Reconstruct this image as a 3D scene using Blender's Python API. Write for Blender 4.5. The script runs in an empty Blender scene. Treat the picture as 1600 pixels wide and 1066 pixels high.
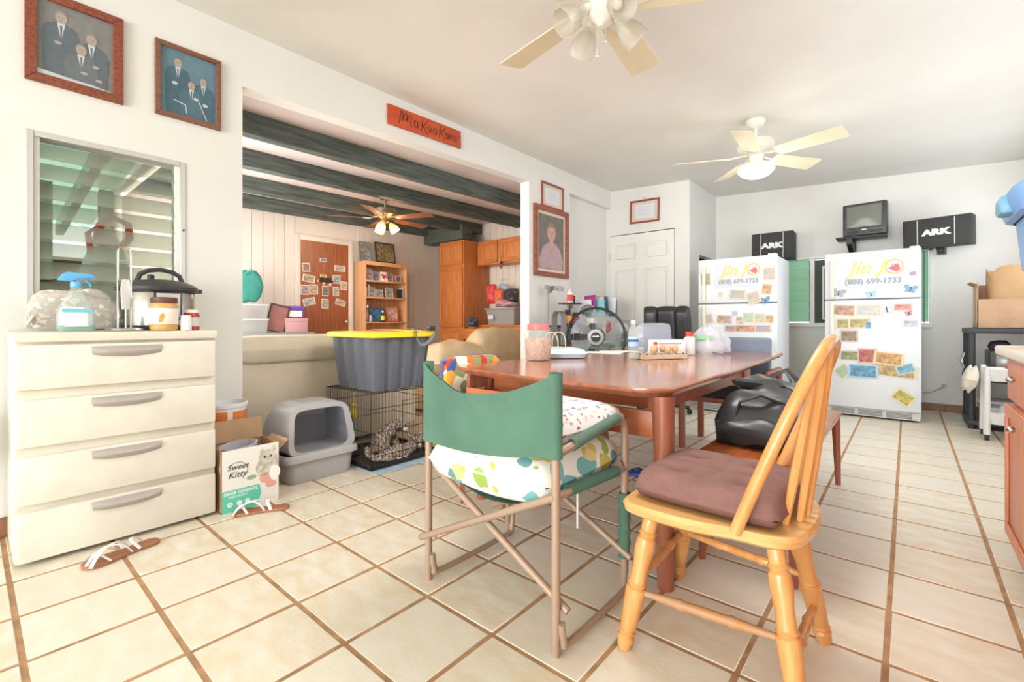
import bpy, bmesh, math, random
from mathutils import Vector, Matrix, Euler
random.seed(7)
scene = bpy.context.scene
COL = scene.collection
# ---------------------------------------------------------------- camera
cam = bpy.data.cameras.new('camera'); camo = bpy.data.objects.new('camera', cam); COL.objects.link(camo)
FPX, HY, TH = 726.0, 503.0, 0.7051
cam.sensor_width = 36.0; cam.lens = FPX / 1600 * 36.0
cam.shift_y = -(533.0 - HY) / 1600.0
cam.clip_start = 0.05
camo.location = (0, 0, 1.0); camo.rotation_euler = (math.pi / 2, 0, TH)
scene.camera = camo
# ---------------------------------------------------------------- world and added fill lights
w = bpy.data.worlds.new('overcast_sky'); scene.world = w; w.use_nodes = True
w.node_tree.nodes['Background'].inputs[0].default_value = (0.90, 0.95, 1.0, 1)
w.node_tree.nodes['Background'].inputs[1].default_value = 1.3
def area(name, loc, rot, sx, sy, power, col=(1, 1, 1)):
    l = bpy.data.lights.new(name, 'AREA'); l.shape = 'RECTANGLE'; l.size = sx; l.size_y = sy; l.energy = power; l.color = col
    o = bpy.data.objects.new(name, l); COL.objects.link(o); o.location = loc; o.rotation_euler = rot
    return o
R90 = math.pi / 2
area('added_fill_rear', (-0.45, -6.92, 1.3), (R90, 0, 0), 2.6, 2.2, 320, (.95, .98, 1.0))  # fill light added in an invented opening behind the camera
area('added_fill_right', (0.985, 4.4, 1.62), (0, R90, 0), 1.2, 4.4, 23, (.93, .97, 1))  # added fill in a made-up right-wall opening, evens light along the room
area('added_fill_lounge', (-4.75, 0.93, 1.5), (R90, 0, 0), 1.9, 1.3, 58, (1, .97, .95))  # added fill from an unseen side opening to brighten the lounge
scene.view_settings.view_transform = 'Standard'; scene.view_settings.look = 'None'
scene.view_settings.exposure = 0.43; scene.view_settings.gamma = 1.0
# ---------------------------------------------------------------- helpers
def s2l(c):
    c = c / 255.0
    return c / 12.92 if c <= 0.04045 else ((c + 0.055) / 1.055) ** 2.4
def rgb(c): return (s2l(c[0]), s2l(c[1]), s2l(c[2]), 1)
MATS = {}
def mat(name, col, rough=.5, metal=0, var=0, scale=8, bump=0, trans=0, stretch=None, col2=None, coat=0, detail=4, emit=0, bscale=None, spec=.5, sheen=0):
    """Procedural principled material: colour varied by (stretched) noise in object space."""
    if name in MATS: return MATS[name]
    m = bpy.data.materials.new(name); m.use_nodes = True; MATS[name] = m
    nt = m.node_tree; N = nt.nodes; L = nt.links; b = N['Principled BSDF']
    b.inputs['Base Color'].default_value = rgb(col); b.inputs['Roughness'].default_value = rough
    b.inputs['Metallic'].default_value = metal; b.inputs['Specular IOR Level'].default_value = spec
    if trans: b.inputs['Transmission Weight'].default_value = trans
    if coat: b.inputs['Coat Weight'].default_value = coat; b.inputs['Coat Roughness'].default_value = .12
    if sheen: b.inputs['Sheen Weight'].default_value = sheen
    if emit: b.inputs['Emission Color'].default_value = rgb(col); b.inputs['Emission Strength'].default_value = emit
    if var or col2 or bump:
        tc = N.new('ShaderNodeTexCoord'); mp = N.new('ShaderNodeMapping'); L.new(tc.outputs['Object'], mp.inputs[0])
        if stretch: mp.inputs['Scale'].default_value = stretch
        nz = N.new('ShaderNodeTexNoise'); nz.inputs['Scale'].default_value = scale; nz.inputs['Detail'].default_value = detail
        L.new(mp.outputs[0], nz.inputs['Vector'])
        if var or col2:
            cr = N.new('ShaderNodeValToRGB'); c2 = col2 or tuple(max(0, x * (1 - var)) for x in col)
            cr.color_ramp.elements[0].position = .35; cr.color_ramp.elements[1].position = .65
            cr.color_ramp.elements[0].color = rgb(c2); cr.color_ramp.elements[1].color = rgb(col)
            L.new(nz.outputs['Fac'], cr.inputs[0]); L.new(cr.outputs[0], b.inputs['Base Color'])
        if bump:
            bp = N.new('ShaderNodeBump'); bp.inputs['Strength'].default_value = bump; bp.inputs['Distance'].default_value = .01
            src = nz
            if bscale:
                src = N.new('ShaderNodeTexNoise'); src.inputs['Scale'].default_value = bscale; L.new(mp.outputs[0], src.inputs['Vector'])
            L.new(src.outputs['Fac'], bp.inputs['Height']); L.new(bp.outputs[0], b.inputs['Normal'])
    return m
def clear(name, col=(255, 255, 255), k=.12, rough=.05):
    """Thin clear plastic or window glass: mostly transparent with a gloss layer."""
    if name in MATS: return MATS[name]
    m = bpy.data.materials.new(name); m.use_nodes = True; MATS[name] = m
    nt = m.node_tree; N = nt.nodes; L = nt.links; N.remove(N['Principled BSDF'])
    t = N.new('ShaderNodeBsdfTransparent'); t.inputs[0].default_value = rgb(col)
    d = N.new('ShaderNodeBsdfPrincipled'); d.inputs['Base Color'].default_value = rgb(col); d.inputs['Roughness'].default_value = rough
    mx = N.new('ShaderNodeMixShader'); mx.inputs[0].default_value = k
    L.new(t.outputs[0], mx.inputs[1]); L.new(d.outputs[0], mx.inputs[2]); L.new(mx.outputs[0], N['Material Output'].inputs[0])
    return m
def print_mat(name, cols, scale=18, rough=.8, kind='voronoi', base=None, thr=.35, bump=0):
    """Printed cloth or paper: patches of several colours over a base colour."""
    if name in MATS: return MATS[name]
    m = bpy.data.materials.new(name); m.use_nodes = True; MATS[name] = m
    nt = m.node_tree; N = nt.nodes; L = nt.links; b = N['Principled BSDF']; b.inputs['Roughness'].default_value = rough
    tc = N.new('ShaderNodeTexCoord')
    nz = N.new('ShaderNodeTexNoise'); nz.inputs['Scale'].default_value = scale * .7
    ad = N.new('ShaderNodeVectorMath'); ad.operation = 'MULTIPLY_ADD'; ad.inputs[1].default_value = (.06, .06, .06)
    L.new(tc.outputs['Object'], nz.inputs['Vector']); L.new(nz.outputs['Color'], ad.inputs[0]); L.new(tc.outputs['Object'], ad.inputs[2])
    v = N.new('ShaderNodeTexVoronoi'); v.inputs['Scale'].default_value = scale; L.new(ad.outputs[0], v.inputs['Vector'])
    sp = N.new('ShaderNodeSeparateColor'); L.new(v.outputs['Color'], sp.inputs[0])
    cr = N.new('ShaderNodeValToRGB'); cr.color_ramp.interpolation = 'CONSTANT'
    while len(cr.color_ramp.elements) < len(cols): cr.color_ramp.elements.new(.5)
    for i, c in enumerate(cols):
        cr.color_ramp.elements[i].position = i / len(cols); cr.color_ramp.elements[i].color = rgb(c)
    L.new(sp.outputs[0], cr.inputs[0])
    if base:
        lt = N.new('ShaderNodeMath'); lt.operation = 'LESS_THAN'; lt.inputs[1].default_value = thr; L.new(v.outputs['Distance'], lt.inputs[0])
        mx = N.new('ShaderNodeMix'); mx.data_type = 'RGBA'; L.new(lt.outputs[0], mx.inputs['Factor'])
        mx.inputs['A'].default_value = rgb(base); L.new(cr.outputs[0], mx.inputs['B']); L.new(mx.outputs['Result'], b.inputs['Base Color'])
    else: L.new(cr.outputs[0], b.inputs['Base Color'])
    return m
def wood(name, c1, c2, rough=.4, stretch=(2, 22, 22), scale=2.5, coat=0): return mat(name, c1, rough, col2=c2, stretch=stretch, scale=scale, coat=coat, detail=6)

class B:
    """Collects geometry for ONE mesh object."""
    def __init__(s): s.v = []; s.f = []; s.m = []
    def add(s, verts, faces, m=0):
        o = len(s.v); s.v += [tuple(p) for p in verts]; s.f += [tuple(i + o for i in f) for f in faces]; s.m += [m] * len(faces); return s
    def box(s, x0, x1, y0, y1, z0, z1, m=0, M=None):
        v = [Vector(p) for p in ((x0,y0,z0),(x1,y0,z0),(x1,y1,z0),(x0,y1,z0),(x0,y0,z1),(x1,y0,z1),(x1,y1,z1),(x0,y1,z1))]
        if M is not None: v = [M @ p for p in v]
        return s.add(v, [(0,3,2,1),(4,5,6,7),(0,1,5,4),(1,2,6,5),(2,3,7,6),(3,0,4,7)], m)
    def cbox(s, c, d, M=None, m=0):
        T = Matrix.Translation(c) @ (M if M is not None else Matrix())
        return s.box(-d[0]/2, d[0]/2, -d[1]/2, d[1]/2, -d[2]/2, d[2]/2, m, T)
    def tube(s, pts, r, seg=8, closed=False, m=0, flat=None):
        P = [Vector(p) for p in pts]; n = len(P); rs = r if isinstance(r, (list, tuple)) else [r] * n
        verts = []; up = None
        for i in range(n):
            a = P[(i - 1) % n] if (closed or i > 0) else P[i]; c = P[(i + 1) % n] if (closed or i < n - 1) else P[i]
            t = (c - a).normalized()
            if up is None: up = Vector((0,0,1)) if abs(t.z) < .9 else Vector((1,0,0))
            up = (up - t * up.dot(t))
            up = up.normalized() if up.length > 1e-6 else Vector((1,0,0)); q = t.cross(up)
            fl = flat or 1
            for k in range(seg):
                an = 2 * math.pi * k / seg
                verts.append(P[i] + (q * math.cos(an) + up * math.sin(an) * fl) * rs[i])
        faces = []
        for i in range(n if closed else n - 1):
            for k in range(seg):
                j = (i + 1) % n; faces.append((i*seg+k, i*seg+(k+1)%seg, j*seg+(k+1)%seg, j*seg+k))
        if not closed: faces += [tuple(reversed(range(seg))), tuple(range((n-1)*seg, n*seg))]
        return s.add(verts, faces, m)
    def cyl(s, a, b, r0, r1=None, seg=12, m=0): return s.tube([a, b], [r0, r0 if r1 is None else r1], seg, m=m)
    def lathe(s, prof, o=(0,0,0), seg=20, m=0, M=None):
        verts = []; T = Matrix.Translation(o) @ (M if M is not None else Matrix())
        for r, z in prof:
            for k in range(seg):
                a = 2*math.pi*k/seg; verts.append(T @ Vector((max(r,1e-4)*math.cos(a), max(r,1e-4)*math.sin(a), z)))
        n = len(prof)
        faces = [(i*seg+k, i*seg+(k+1)%seg, (i+1)*seg+(k+1)%seg, (i+1)*seg+k) for i in range(n-1) for k in range(seg)]
        faces += [tuple(reversed(range(seg))), tuple(range((n-1)*seg, n*seg))]
        return s.add(verts, faces, m)
    def prism(s, poly, h0, h1, axis='z', m=0, M=None):
        def pt(a, b, h): return Vector({'z': (a,b,h), 'x': (h,a,b), 'y': (a,h,b)}[axis])
        n = len(poly); v = [pt(a,b,h0) for a,b in poly] + [pt(a,b,h1) for a,b in poly]
        if M is not None: v = [M @ p for p in v]
        return s.add(v, [tuple(reversed(range(n))), tuple(range(n,2*n))] + [(i,(i+1)%n,n+(i+1)%n,n+i) for i in range(n)], m)
    def ell(s, c, r, seg=14, rings=8, m=0, M=None):
        if not isinstance(r, (tuple, list)): r = (r, r, r)
        T = M if M is not None else Matrix(); v = []
        for i in range(rings+1):
            ph = math.pi*i/rings
            for k in range(seg):
                a = 2*math.pi*k/seg
                v.append(Vector(c) + T @ Vector((r[0]*max(math.sin(ph),1e-3)*math.cos(a), r[1]*max(math.sin(ph),1e-3)*math.sin(a), -r[2]*math.cos(ph))))
        f = [(i*seg+k, i*seg+(k+1)%seg, (i+1)*seg+(k+1)%seg, (i+1)*seg+k) for i in range(rings) for k in range(seg)]
        return s.add(v, f, m)
    def surf(s, fn, nu, nv, m=0, cu=False):
        v = [fn(i/(nu if cu else nu), j/nv) for i in range(nu if cu else nu+1) for j in range(nv+1)]
        w_ = nv+1; K = nu
        f = [(i*w_+j, ((i+1)%nu if cu else i+1)*w_+j, ((i+1)%nu if cu else i+1)*w_+j+1, i*w_+j+1) for i in range(K) for j in range(nv)]
        return s.add(v, f, m)
    def pillow(s, sx, sy, sz, c=(0,0,0), M=None, n=10, p=4, q=.5, m=0, tuft=0, flat=0, seed=0, wob=0):
        T = Matrix.Translation(c) @ (M if M is not None else Matrix()); rr = random.Random(seed); ph = [rr.random()*6 for _ in range(4)]
        def h(u, v):
            a = max(0,(1-abs(u)**p)*(1-abs(v)**p))**q
            if tuft:
                for tx in (-.45,.45) if tuft == 4 else (-.55,0,.55):
                    for ty in (-.45,.45) if tuft == 4 else (-.55,0,.55):
                        a -= .55*a*math.exp(-((u-tx)**2+(v-ty)**2)/.018)
                a -= .18*a*(math.exp(-(u*u)/.004) + math.exp(-(v*v)/.004))
            if wob: a *= 1+wob*(math.sin(5*u+ph[0])*math.cos(4*v+ph[1])+.6*math.sin(9*v+ph[2]+3*u))
            return a
        for sg in (1,-1):
            def fn(i, j):
                u, v = i*2-1, j*2-1; r_ = 1-.06*(abs(u)*abs(v))**3
                z = h(u,v)*sz/2*sg
                if sg < 0 and flat: z = -sz/2*flat*(h(u,v)>0.02)
                return T @ Vector((u*sx/2*r_, v*sy/2*r_, z))
            s.surf(fn, n, n, m) if sg > 0 else s.add(*flip(fn, n), m=m)
        return s
    def out(s, name, mats, parent=None, bev=0, bseg=2, smooth=40, weld=False):
        me = bpy.data.meshes.new(name); me.from_pydata(s.v, [], s.f)
        mats = mats if isinstance(mats, (list, tuple)) else [mats]
        for x in mats: me.materials.append(x)
        me.polygons.foreach_set('material_index', s.m)
        bm = bmesh.new(); bm.from_mesh(me)
        if weld: bmesh.ops.remove_doubles(bm, verts=bm.verts, dist=1e-4)
        bmesh.ops.recalc_face_normals(bm, faces=bm.faces)
        if bev:
            es = [e for e in bm.edges if len(e.link_faces) == 2 and e.calc_face_angle(0) > .6]
            bmesh.ops.bevel(bm, geom=es, offset=bev, segments=bseg, profile=.5, affect='EDGES', clamp_overlap=True)
        bm.to_mesh(me); bm.free()
        if smooth:
            me.polygons.foreach_set('use_smooth', [True]*len(me.polygons)); me.set_sharp_from_angle(angle=math.radians(smooth))
        me.update()
        o = bpy.data.objects.new(name, me); COL.objects.link(o)
        if parent is not None: o.parent = parent
        return o
def flip(fn, n):
    v = [fn(i/n, j/n) for i in range(n+1) for j in range(n+1)]; w_ = n+1
    return v, [(i*w_+j, i*w_+j+1, (i+1)*w_+j+1, (i+1)*w_+j) for i in range(n) for j in range(n)]
def tag(o, label, cat=None, group=None, kind=None):
    o['label'] = label
    if cat: o['category'] = cat
    if group: o['group'] = group
    if kind: o['kind'] = kind
    return o
def thing(name, label, cat, loc=(0,0,0), rz=0, group=None, rot=None):
    o = bpy.data.objects.new(name, None); COL.objects.link(o); o.empty_display_size = .1
    o.location = loc; o.rotation_euler = rot or (0,0,rz)
    return tag(o, label, cat, group)
def place(o, loc, rz=0, rot=None):
    o.location = loc; o.rotation_euler = rot or (0,0,rz); return o
def RX(a): return Matrix.Rotation(a, 4, 'X')
def RY(a): return Matrix.Rotation(a, 4, 'Y')
def RZ(a): return Matrix.Rotation(a, 4, 'Z')
def text(b, s, size, M, m=0, shear=0, bold=0, ext=.0006, align='CENTER', sx=1):
    """Lettering as a thin mesh, in the plane XY of M, built from the built-in font."""
    cu = bpy.data.curves.new('lettering', 'FONT'); cu.body = s; cu.size = size; cu.shear = shear; cu.offset = bold; cu.extrude = ext
    cu.align_x = align; cu.align_y = 'CENTER'; cu.resolution_u = 3
    o = bpy.data.objects.new('lettering', cu); me = o.to_mesh()
    b.add([M @ Vector((v.co.x*sx, v.co.y, v.co.z)) for v in me.vertices], [tuple(p.vertices) for p in me.polygons], m)
    o.to_mesh_clear(); bpy.data.objects.remove(o); bpy.data.curves.remove(cu)
def pxX(u, v, X): d = pray(u, v); t = X/d[0]; return Vector((X, d[1]*t, 1+d[2]*t))
def pxY(u, v, Y): d = pray(u, v); t = Y/d[1]; return Vector((d[0]*t, Y, 1+d[2]*t))
def pxZ(u, v, Z): d = pray(u, v); t = (Z-1)/d[2]; return Vector((d[0]*t, d[1]*t, Z))
def pray(u, v):
    r = (u-800)/FPX; c, s = math.cos(TH), math.sin(TH); return (r*c-s, r*s+c, (HY-v)/FPX)
FX = Matrix(((0,0,1,0),(1,0,0,0),(0,1,0,0),(0,0,0,1)))     # plane facing +X: local x -> +Y, local y -> +Z
FY = Matrix(((1,0,0,0),(0,0,-1,0),(0,1,0,0),(0,0,0,1)))    # plane facing -Y: local x -> +X, local y -> +Z
def smoothp(pts,n=4):
    out = []
    for k in range(len(pts)-1):
        p0,p1,p2,p3 = (Vector(pts[max(0,min(len(pts)-1,k+d))]) for d in (-1,0,1,2))
        for j in range(n):
            u = j/n; out.append(.5*((2*p1)+(p2-p0)*u+(2*p0-5*p1+4*p2-p3)*u*u+(-p0+3*p1-3*p2+p3)*u**3))
    return out+[Vector(pts[-1])]
# ---------------------------------------------------------------- common materials
PAINT = mat('wall_paint', (234,233,228), .75, var=.012, scale=3, bump=.05, bscale=60)
CEILM = mat('ceiling_paint', (236,234,228), .85, var=.025, scale=1.5)
TRIMW = mat('white_trim', (238,236,230), .45)
DARKBEAM = mat('green_black_beam', (96,106,99), .6, col2=(64,72,68), stretch=(12,1,12), scale=3)
PANEL = mat('pink_white_panelling', (226,218,208), .6, var=.03, scale=2)
GROUT = mat('grout', (196,154,114), .9, var=.18, scale=14, bump=.2)
BROWNTILE = mat('brown_base_tile', (160,112,84), .5, var=.12, scale=10)
WHITEP = mat('white_plastic', (236,236,234), .4)
BLACKP = mat('black_plastic', (34,35,36), .45)
GREYP = mat('grey_plastic', (176,176,176), .5)
CHROME = mat('chrome', (205,205,205), .22, 1)
ALU = mat('aluminium', (212,212,210), .45, .5)
PAPER = mat('white_paper', (240,240,236), .8)
def skin_mat(): return mat('print_skin', (196,168,150), .6)
# ================================================================ STRUCTURE
def struct(o, label, cat='room'): return tag(o, label, None, kind='structure')
XL, YD, YF, XR, YB = -3.2, 5.93, 7.0, 1.0, -7.0
TX, TY, TX0, TY0 = .321, .3273, -2.6166, .1088
b = B(); b.box(XL-.12, XR, YB, YF, -.05, -.0018); floor = struct(b.out('floor', GROUT, smooth=0), 'cream ceramic tiled floor with brown grout lines')
TILES = [mat('cream_tile_%d' % k, c, .38, col2=c2, scale=7, stretch=(1,2.2,1), bump=.05, bscale=40) for k, (c, c2) in enumerate((((236,231,217),(228,214,188)), ((234,228,214),(231,220,200)), ((232,223,203),(236,231,218)), ((237,233,222),(226,211,184))))]
tm = []
for k in range(4):
    b = B(); g = .0068; b.box(-TX/2+g, TX/2-g, -TY/2+g, TY/2-g, -.006, .0)
    o = b.out('tile', TILES[k], bev=.004, bseg=1); tm.append(o.data); bpy.data.objects.remove(o)
rest = B(); cells = []
for i in range(-3, 12):
    for j in range(-22, 22):
        x, y = TX0+(i+.5)*TX, TY0+(j+.5)*TY
        if x < XL-.1 or x > XR or y > YF: continue
        r = x*math.cos(TH)+y*math.sin(TH); d = -x*math.sin(TH)+y*math.cos(TH)
        vis = d > .75 and abs(r/d) < 1.32 and FPX/max(d,.1) < 800
        cells.append((vis, i, j, x, y))
vis_cells = [c for c in cells if c[0]][:298]
for c in cells:
    _, i, j, x, y = c
    if c in vis_cells:
        o = bpy.data.objects.new('tile', tm[random.randrange(4)]); COL.objects.link(o); o.parent = floor
        o.location = (x, y, random.uniform(-.0007, .0007)); o.rotation_euler = (0,0,math.pi*random.randrange(2))
    else: rest.box(x-TX/2+.0068, x+TX/2-.0068, y-TY/2+.0068, y+TY/2-.0068, -.006, 0)
tag(rest.out('tile_field', TILES[0], floor, smooth=0), 'tiles behind the viewer', kind='stuff')
def ceilz(x): return 2.70-.045*x
b = B(); b.add([(XL-.12,YB,ceilz(XL-.12)),(XR,YB,ceilz(XR)),(XR,YF+.1,ceilz(XR)),(XL-.12,YF+.1,ceilz(XL-.12)),(XL-.12,YB,3.1),(XR,YB,3.1),(XR,YF+.1,3.1),(XL-.12,YF+.1,3.1)], [(0,3,2,1),(4,5,6,7),(0,1,5,4),(1,2,6,5),(2,3,7,6),(3,0,4,7)])
struct(b.out('ceiling', CEILM, smooth=0), 'smooth cream painted ceiling')
# left wall with jalousie window and the wide cased opening to the lounge
WY0, WY1, WZ0, WZ1 = .184, .828, .97, 1.924
OY0, OY1 = 1.132, 4.05
b = B(); H = 2.86
b.box(XL-.12, XL, YB, WY0, 0, H); b.box(XL-.12, XL, WY0, WY1, 0, WZ0); b.box(XL-.12, XL, WY0, WY1, WZ1, H); b.box(XL-.12, XL, WY1, OY0, 0, H)
b.prism([(OY0,2.487),(OY1,2.563),(OY1,H),(OY0,H)], XL-.12, XL, 'x')
b.box(XL-.12, XL, OY1, 4.866, 0, H); b.box(XL-.12, XL, 4.866, YD+.1, 2.60, H); b.box(XL-.12, XL-.075, 4.866, YD+.1, 0, 2.6)
struct(b.out('wall_left', PAINT, smooth=0), 'off-white wall with jalousie window and wide opening to the lounge')
# wall around the white door, the jog, far wall with window
b = B(); b.box(XL-.12, -3.21, YD, YD+.1, 0, H); b.box(-2.29, -2.1, YD, YD+.1, 0, H); b.box(-3.21, -2.29, YD, YD+.1, 2.215, H)
struct(b.out('wall_door', PAINT, smooth=0), 'off-white wall around the white panelled door')
b = B(); b.box(-2.2, -2.1, YD+.1, 6.3, 0, H); b.box(-2.2, -2.1, 6.3, 6.83, 1.89, H); b.box(-2.2, -2.1, 6.83, YF, 0, H)
struct(b.out('wall_jog', PAINT, smooth=0), 'short off-white return wall beside the left refrigerator')
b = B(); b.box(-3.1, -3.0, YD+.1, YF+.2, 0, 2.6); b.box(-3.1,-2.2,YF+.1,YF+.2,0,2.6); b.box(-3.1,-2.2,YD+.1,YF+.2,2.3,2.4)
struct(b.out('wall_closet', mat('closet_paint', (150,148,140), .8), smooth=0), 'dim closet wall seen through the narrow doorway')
FW0, FW1, FZ0, FZ1 = -1.5, .215, .955, 1.83
b = B(); b.box(-2.2, FW0, YF, YF+.12, 0, H); b.box(FW1, XR+.1, YF, YF+.12, 0, H); b.box(FW0, FW1, YF, YF+.12, 0, FZ0); b.box(FW0, FW1, YF, YF+.12, FZ1, H)
struct(b.out('wall_far', PAINT, smooth=0), 'cream far wall above and behind the refrigerators')
b = B(); b.box(XR, XR+.1, YB, 2.1, 0, H); b.box(XR, XR+.1, 6.7, YF, 0, H); b.box(XR, XR+.1, 2.1, 6.7, 0, 1.0); b.box(XR, XR+.1, 2.1, 6.7, 2.24, H)
struct(b.out('wall_right', PAINT, smooth=0), 'cream wall behind the kitchen counter')
b = B(); b.box(XL-.12, -1.85, YB-.1, YB, 0, H); b.box(.9, XR, YB-.1, YB, 0, H); b.box(-1.85, .9, YB-.1, YB, 2.35, H); b.box(-1.85, .9, YB-.1, YB, 0, .15)  # opening made up to hold the rear fill light
struct(b.out('wall_rear', PAINT, smooth=0), 'cream wall with wide opening added for light behind the viewer')
# skirtings
def skirt(name, label, x0, x1, y0, y1, along):
    root = B()
    n = max(1, round((y1-y0 if along == 'y' else x1-x0)/.33))
    root.box(x0, x1, y0, y1, 0, .088) ; o = struct(root.out(name, GROUT, smooth=0), label)
    for k in range(n):
        t = B()
        if along == 'y':
            l = (y1-y0)/n; t.box(x0+.001, x1+.006, y0+k*l+.003, y0+(k+1)*l-.003, .004, .092)
        else:
            l = (x1-x0)/n; t.box(x0+k*l+.003, x0+(k+1)*l-.003, y0-.006, y1-.001, .004, .092)
        t.out('tile', BROWNTILE, o, bev=.003, bseg=1)
skirt('baseboard_left', 'brown tile skirting at the foot of the left wall', XL, XL+.008, YB, OY0, 'y')
skirt('baseboard_pillar', 'brown tile skirting along the wall below the portrait', XL, XL+.008, OY1, 4.86, 'y')
skirt('baseboard_far', 'brown tile skirting along the far wall', -2.1, XR, YF-.008, YF, 'x')
# ---- white six panel door
d = thing('door_1', 'white six-panel door under the small certificate', None, (-2.75, YD-.012, 0)); d['kind'] = 'structure'
b = B(); DW = .455
px = [(-.38,-.06),(.06,.38)]; pz = [(.22,.78),(.98,1.72),(1.84,2.07)]
b.box(-DW, DW, .018, .05, .01, 2.2); b.out('door_leaf', TRIMW, d, bev=.002, bseg=1)
b = B()
b.box(-DW,-.38,0,.018,.01,2.2); b.box(.38,DW,0,.018,.01,2.2); b.box(-.06,.06,0,.018,.01,2.2)
for (x0,x1) in px:
    for z0,z1 in ((.01,.22),(.78,.98),(1.72,1.84),(2.07,2.2)): b.box(x0,x1,0,.018,z0,z1)
b.out('rails', TRIMW, d)
for x0,x1 in px:
    for z0,z1 in pz:
        p = B(); p.box(x0+.03,x1-.03,.004,.018,z0+.03,z1-.03); p.out('panel', TRIMW, d, bev=.01, bseg=1)
for z in (.3,1.1,1.92):
    p = B(); p.cyl((-DW-.006,-.006,z-.05),(-DW-.006,-.006,z+.05),.009); p.out('hinge', ALU, d)
p = B(); p.ell((DW-.07,-.05,1.0),.03); p.cyl((DW-.07,0,1.0),(DW-.07,-.04,1.0),.012); p.out('knob', CHROME, d)
# ---- lounge beyond the opening
XB, YE, YS = -6.2, 5.5, .98
LZ0, LZ1 = 2.535, 2.60
def lz(y): return LZ0+(LZ1-LZ0)*(y-1.1)/(5.5-1.1)
b = B(); b.box(XB-.1, XL-.12, YS-.1, YE+.1, -.05, 0); struct(b.out('floor_lounge', mat('lounge_floor', (196,178,150), .6, var=.1), smooth=0), 'plain tan floor of the lounge')
b = B(); b.add([(XB-.1,YS-.1,lz(YS)),(XL-.12,YS-.1,lz(YS)),(XL-.12,YE+.1,lz(YE)),(XB-.1,YE+.1,lz(YE)),(XB-.1,YS-.1,2.8),(XL-.12,YS-.1,2.8),(XL-.12,YE+.1,2.8),(XB-.1,YE+.1,2.8)], [(0,3,2,1),(4,5,6,7),(0,1,5,4),(1,2,6,5),(2,3,7,6),(3,0,4,7)])
lc = struct(b.out('ceiling_lounge', mat('lounge_ceiling', (222,208,203), .8, var=.05, scale=2), smooth=0), 'pinkish white lounge ceiling between dark beams')
for X in (-3.72,-4.52,-5.36,-6.13):
    b = B(); b.add([(X+dx,y,lz(y)-dz) for dx in (-.05,.05) for y,dz in ((YS,0),(YE-.02,0),(YE-.02,.16),(YS,.16))], [(0,1,2,3),(7,6,5,4),(0,4,5,1),(1,5,6,2),(2,6,7,3),(3,7,4,0)])
    tag(b.out('beam', DARKBEAM, lc, bev=.005, bseg=1), 'dark green-black ceiling beam')
b = B(); b.box(-6.18,-5.25,4.98,5.2,2.29,2.52); tag(b.out('beam', DARKBEAM, lc, bev=.005), 'short dark cross beam above the pantry')
DY0, DY1, DZ = 2.90, 3.60, 2.105
b = B(); b.box(XB-.1,XB,YS-.1,YE+.1,0,2.7)
wb = struct(b.out('wall_lounge_back', PANEL, smooth=0), 'white board-panelled back wall of the lounge')
y = YS
while y < YE:
    if not (DY0-.08 < y+.05 < DY1+.08):
        p = B(); p.box(XB, XB+.008, y+.003, y+.129, .0, 2.56); p.out('panel', PANEL, wb, bev=.003, bseg=1, smooth=0)
    y += .132
b = B(); b.box(XB-.1,XL-.12,YE,YE+.1,0,2.7); we = struct(b.out('wall_lounge_end', PANEL, smooth=0), 'white end wall of the lounge behind the cabinets')
x = XB+.01
while x < XL-.25:
    p = B(); p.box(x+.003, x+.129, YE-.008, YE, 0, 2.58); p.out('panel', PANEL, we, bev=.003, bseg=1, smooth=0); x += .132
b = B(); b.box(XB,-5.8,YS-.1,YS,0,2.7); b.box(-3.7,XL-.12,YS-.1,YS,0,2.7); b.box(-5.8,-3.7,YS-.1,YS,0,.8); b.box(-5.8,-3.7,YS-.1,YS,2.2,2.7)
struct(b.out('wall_lounge_side', PANEL, smooth=0), 'white side wall of the lounge')
b = B()
for y0,y1,z0,z1 in ((DY0-.07,DY0,0,DZ+.07),(DY1,DY1+.07,0,DZ+.07),(DY0,DY1,DZ,DZ+.07)): b.box(XB,XB+.022,y0,y1,z0,z1)
struct(b.out('trim_1', PANEL, bev=.003), 'white casing around the brown lounge door')
d2 = thing('door_2', 'brown wooden slab door covered in taped photographs', None, (XB+.0, (DY0+DY1)/2, 0)); d2['kind'] = 'structure'
b = B(); b.box(0,.016,-.35,.35,0.005,DZ); b.out('door_leaf', wood('brown_door', (164,96,58),(136,76,46), .4, (22,22,1.4), 2.2), d2)
b = B(); b.ell((.06,.29,1.0),.03); b.out('knob', CHROME, d2)
b = B(); b.box(.016,.022,-.08,.08,1.575,1.615); b.box(.016,.05,-.1,.1,1.555,1.575); b.out('ledge', BLACKP, d2)
# ---- jalousie window in the left wall
wn = thing('window_1', 'aluminium jalousie window above the plastic drawers', None, (XL, 0, 0)); wn['kind'] = 'structure'
b = B(); t = .028
b.box(-.1,.006,WY0,WY0+t,WZ0,WZ1); b.box(-.1,.006,WY1-t,WY1,WZ0,WZ1); b.box(-.1,.006,WY0+t,WY1-t,WZ1-t,WZ1); b.box(-.1,.006,WY0+t,WY1-t,WZ0,WZ0+t)
b.out('frame', ALU, wn, bev=.003, bseg=1)
b = B(); b.box(-.03,-.01,WY0+t,WY0+t+.02,WZ0+t,WZ1-t); b.box(-.03,-.01,WY1-t-.02,WY1-t,WZ0+t,WZ1-t); b.out('louver_channel', TRIMW, wn)
GL = clear('smoky_glass', (218,222,212), .26, .45)
for k in range(9):
    z = WZ0+.09+k*.098; p = B(); p.cbox((-.05,(WY0+WY1)/2,z), (.112,WY1-WY0-.09,.005), RY(math.radians(52))); p.out('louver', GL, wn)
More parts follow.
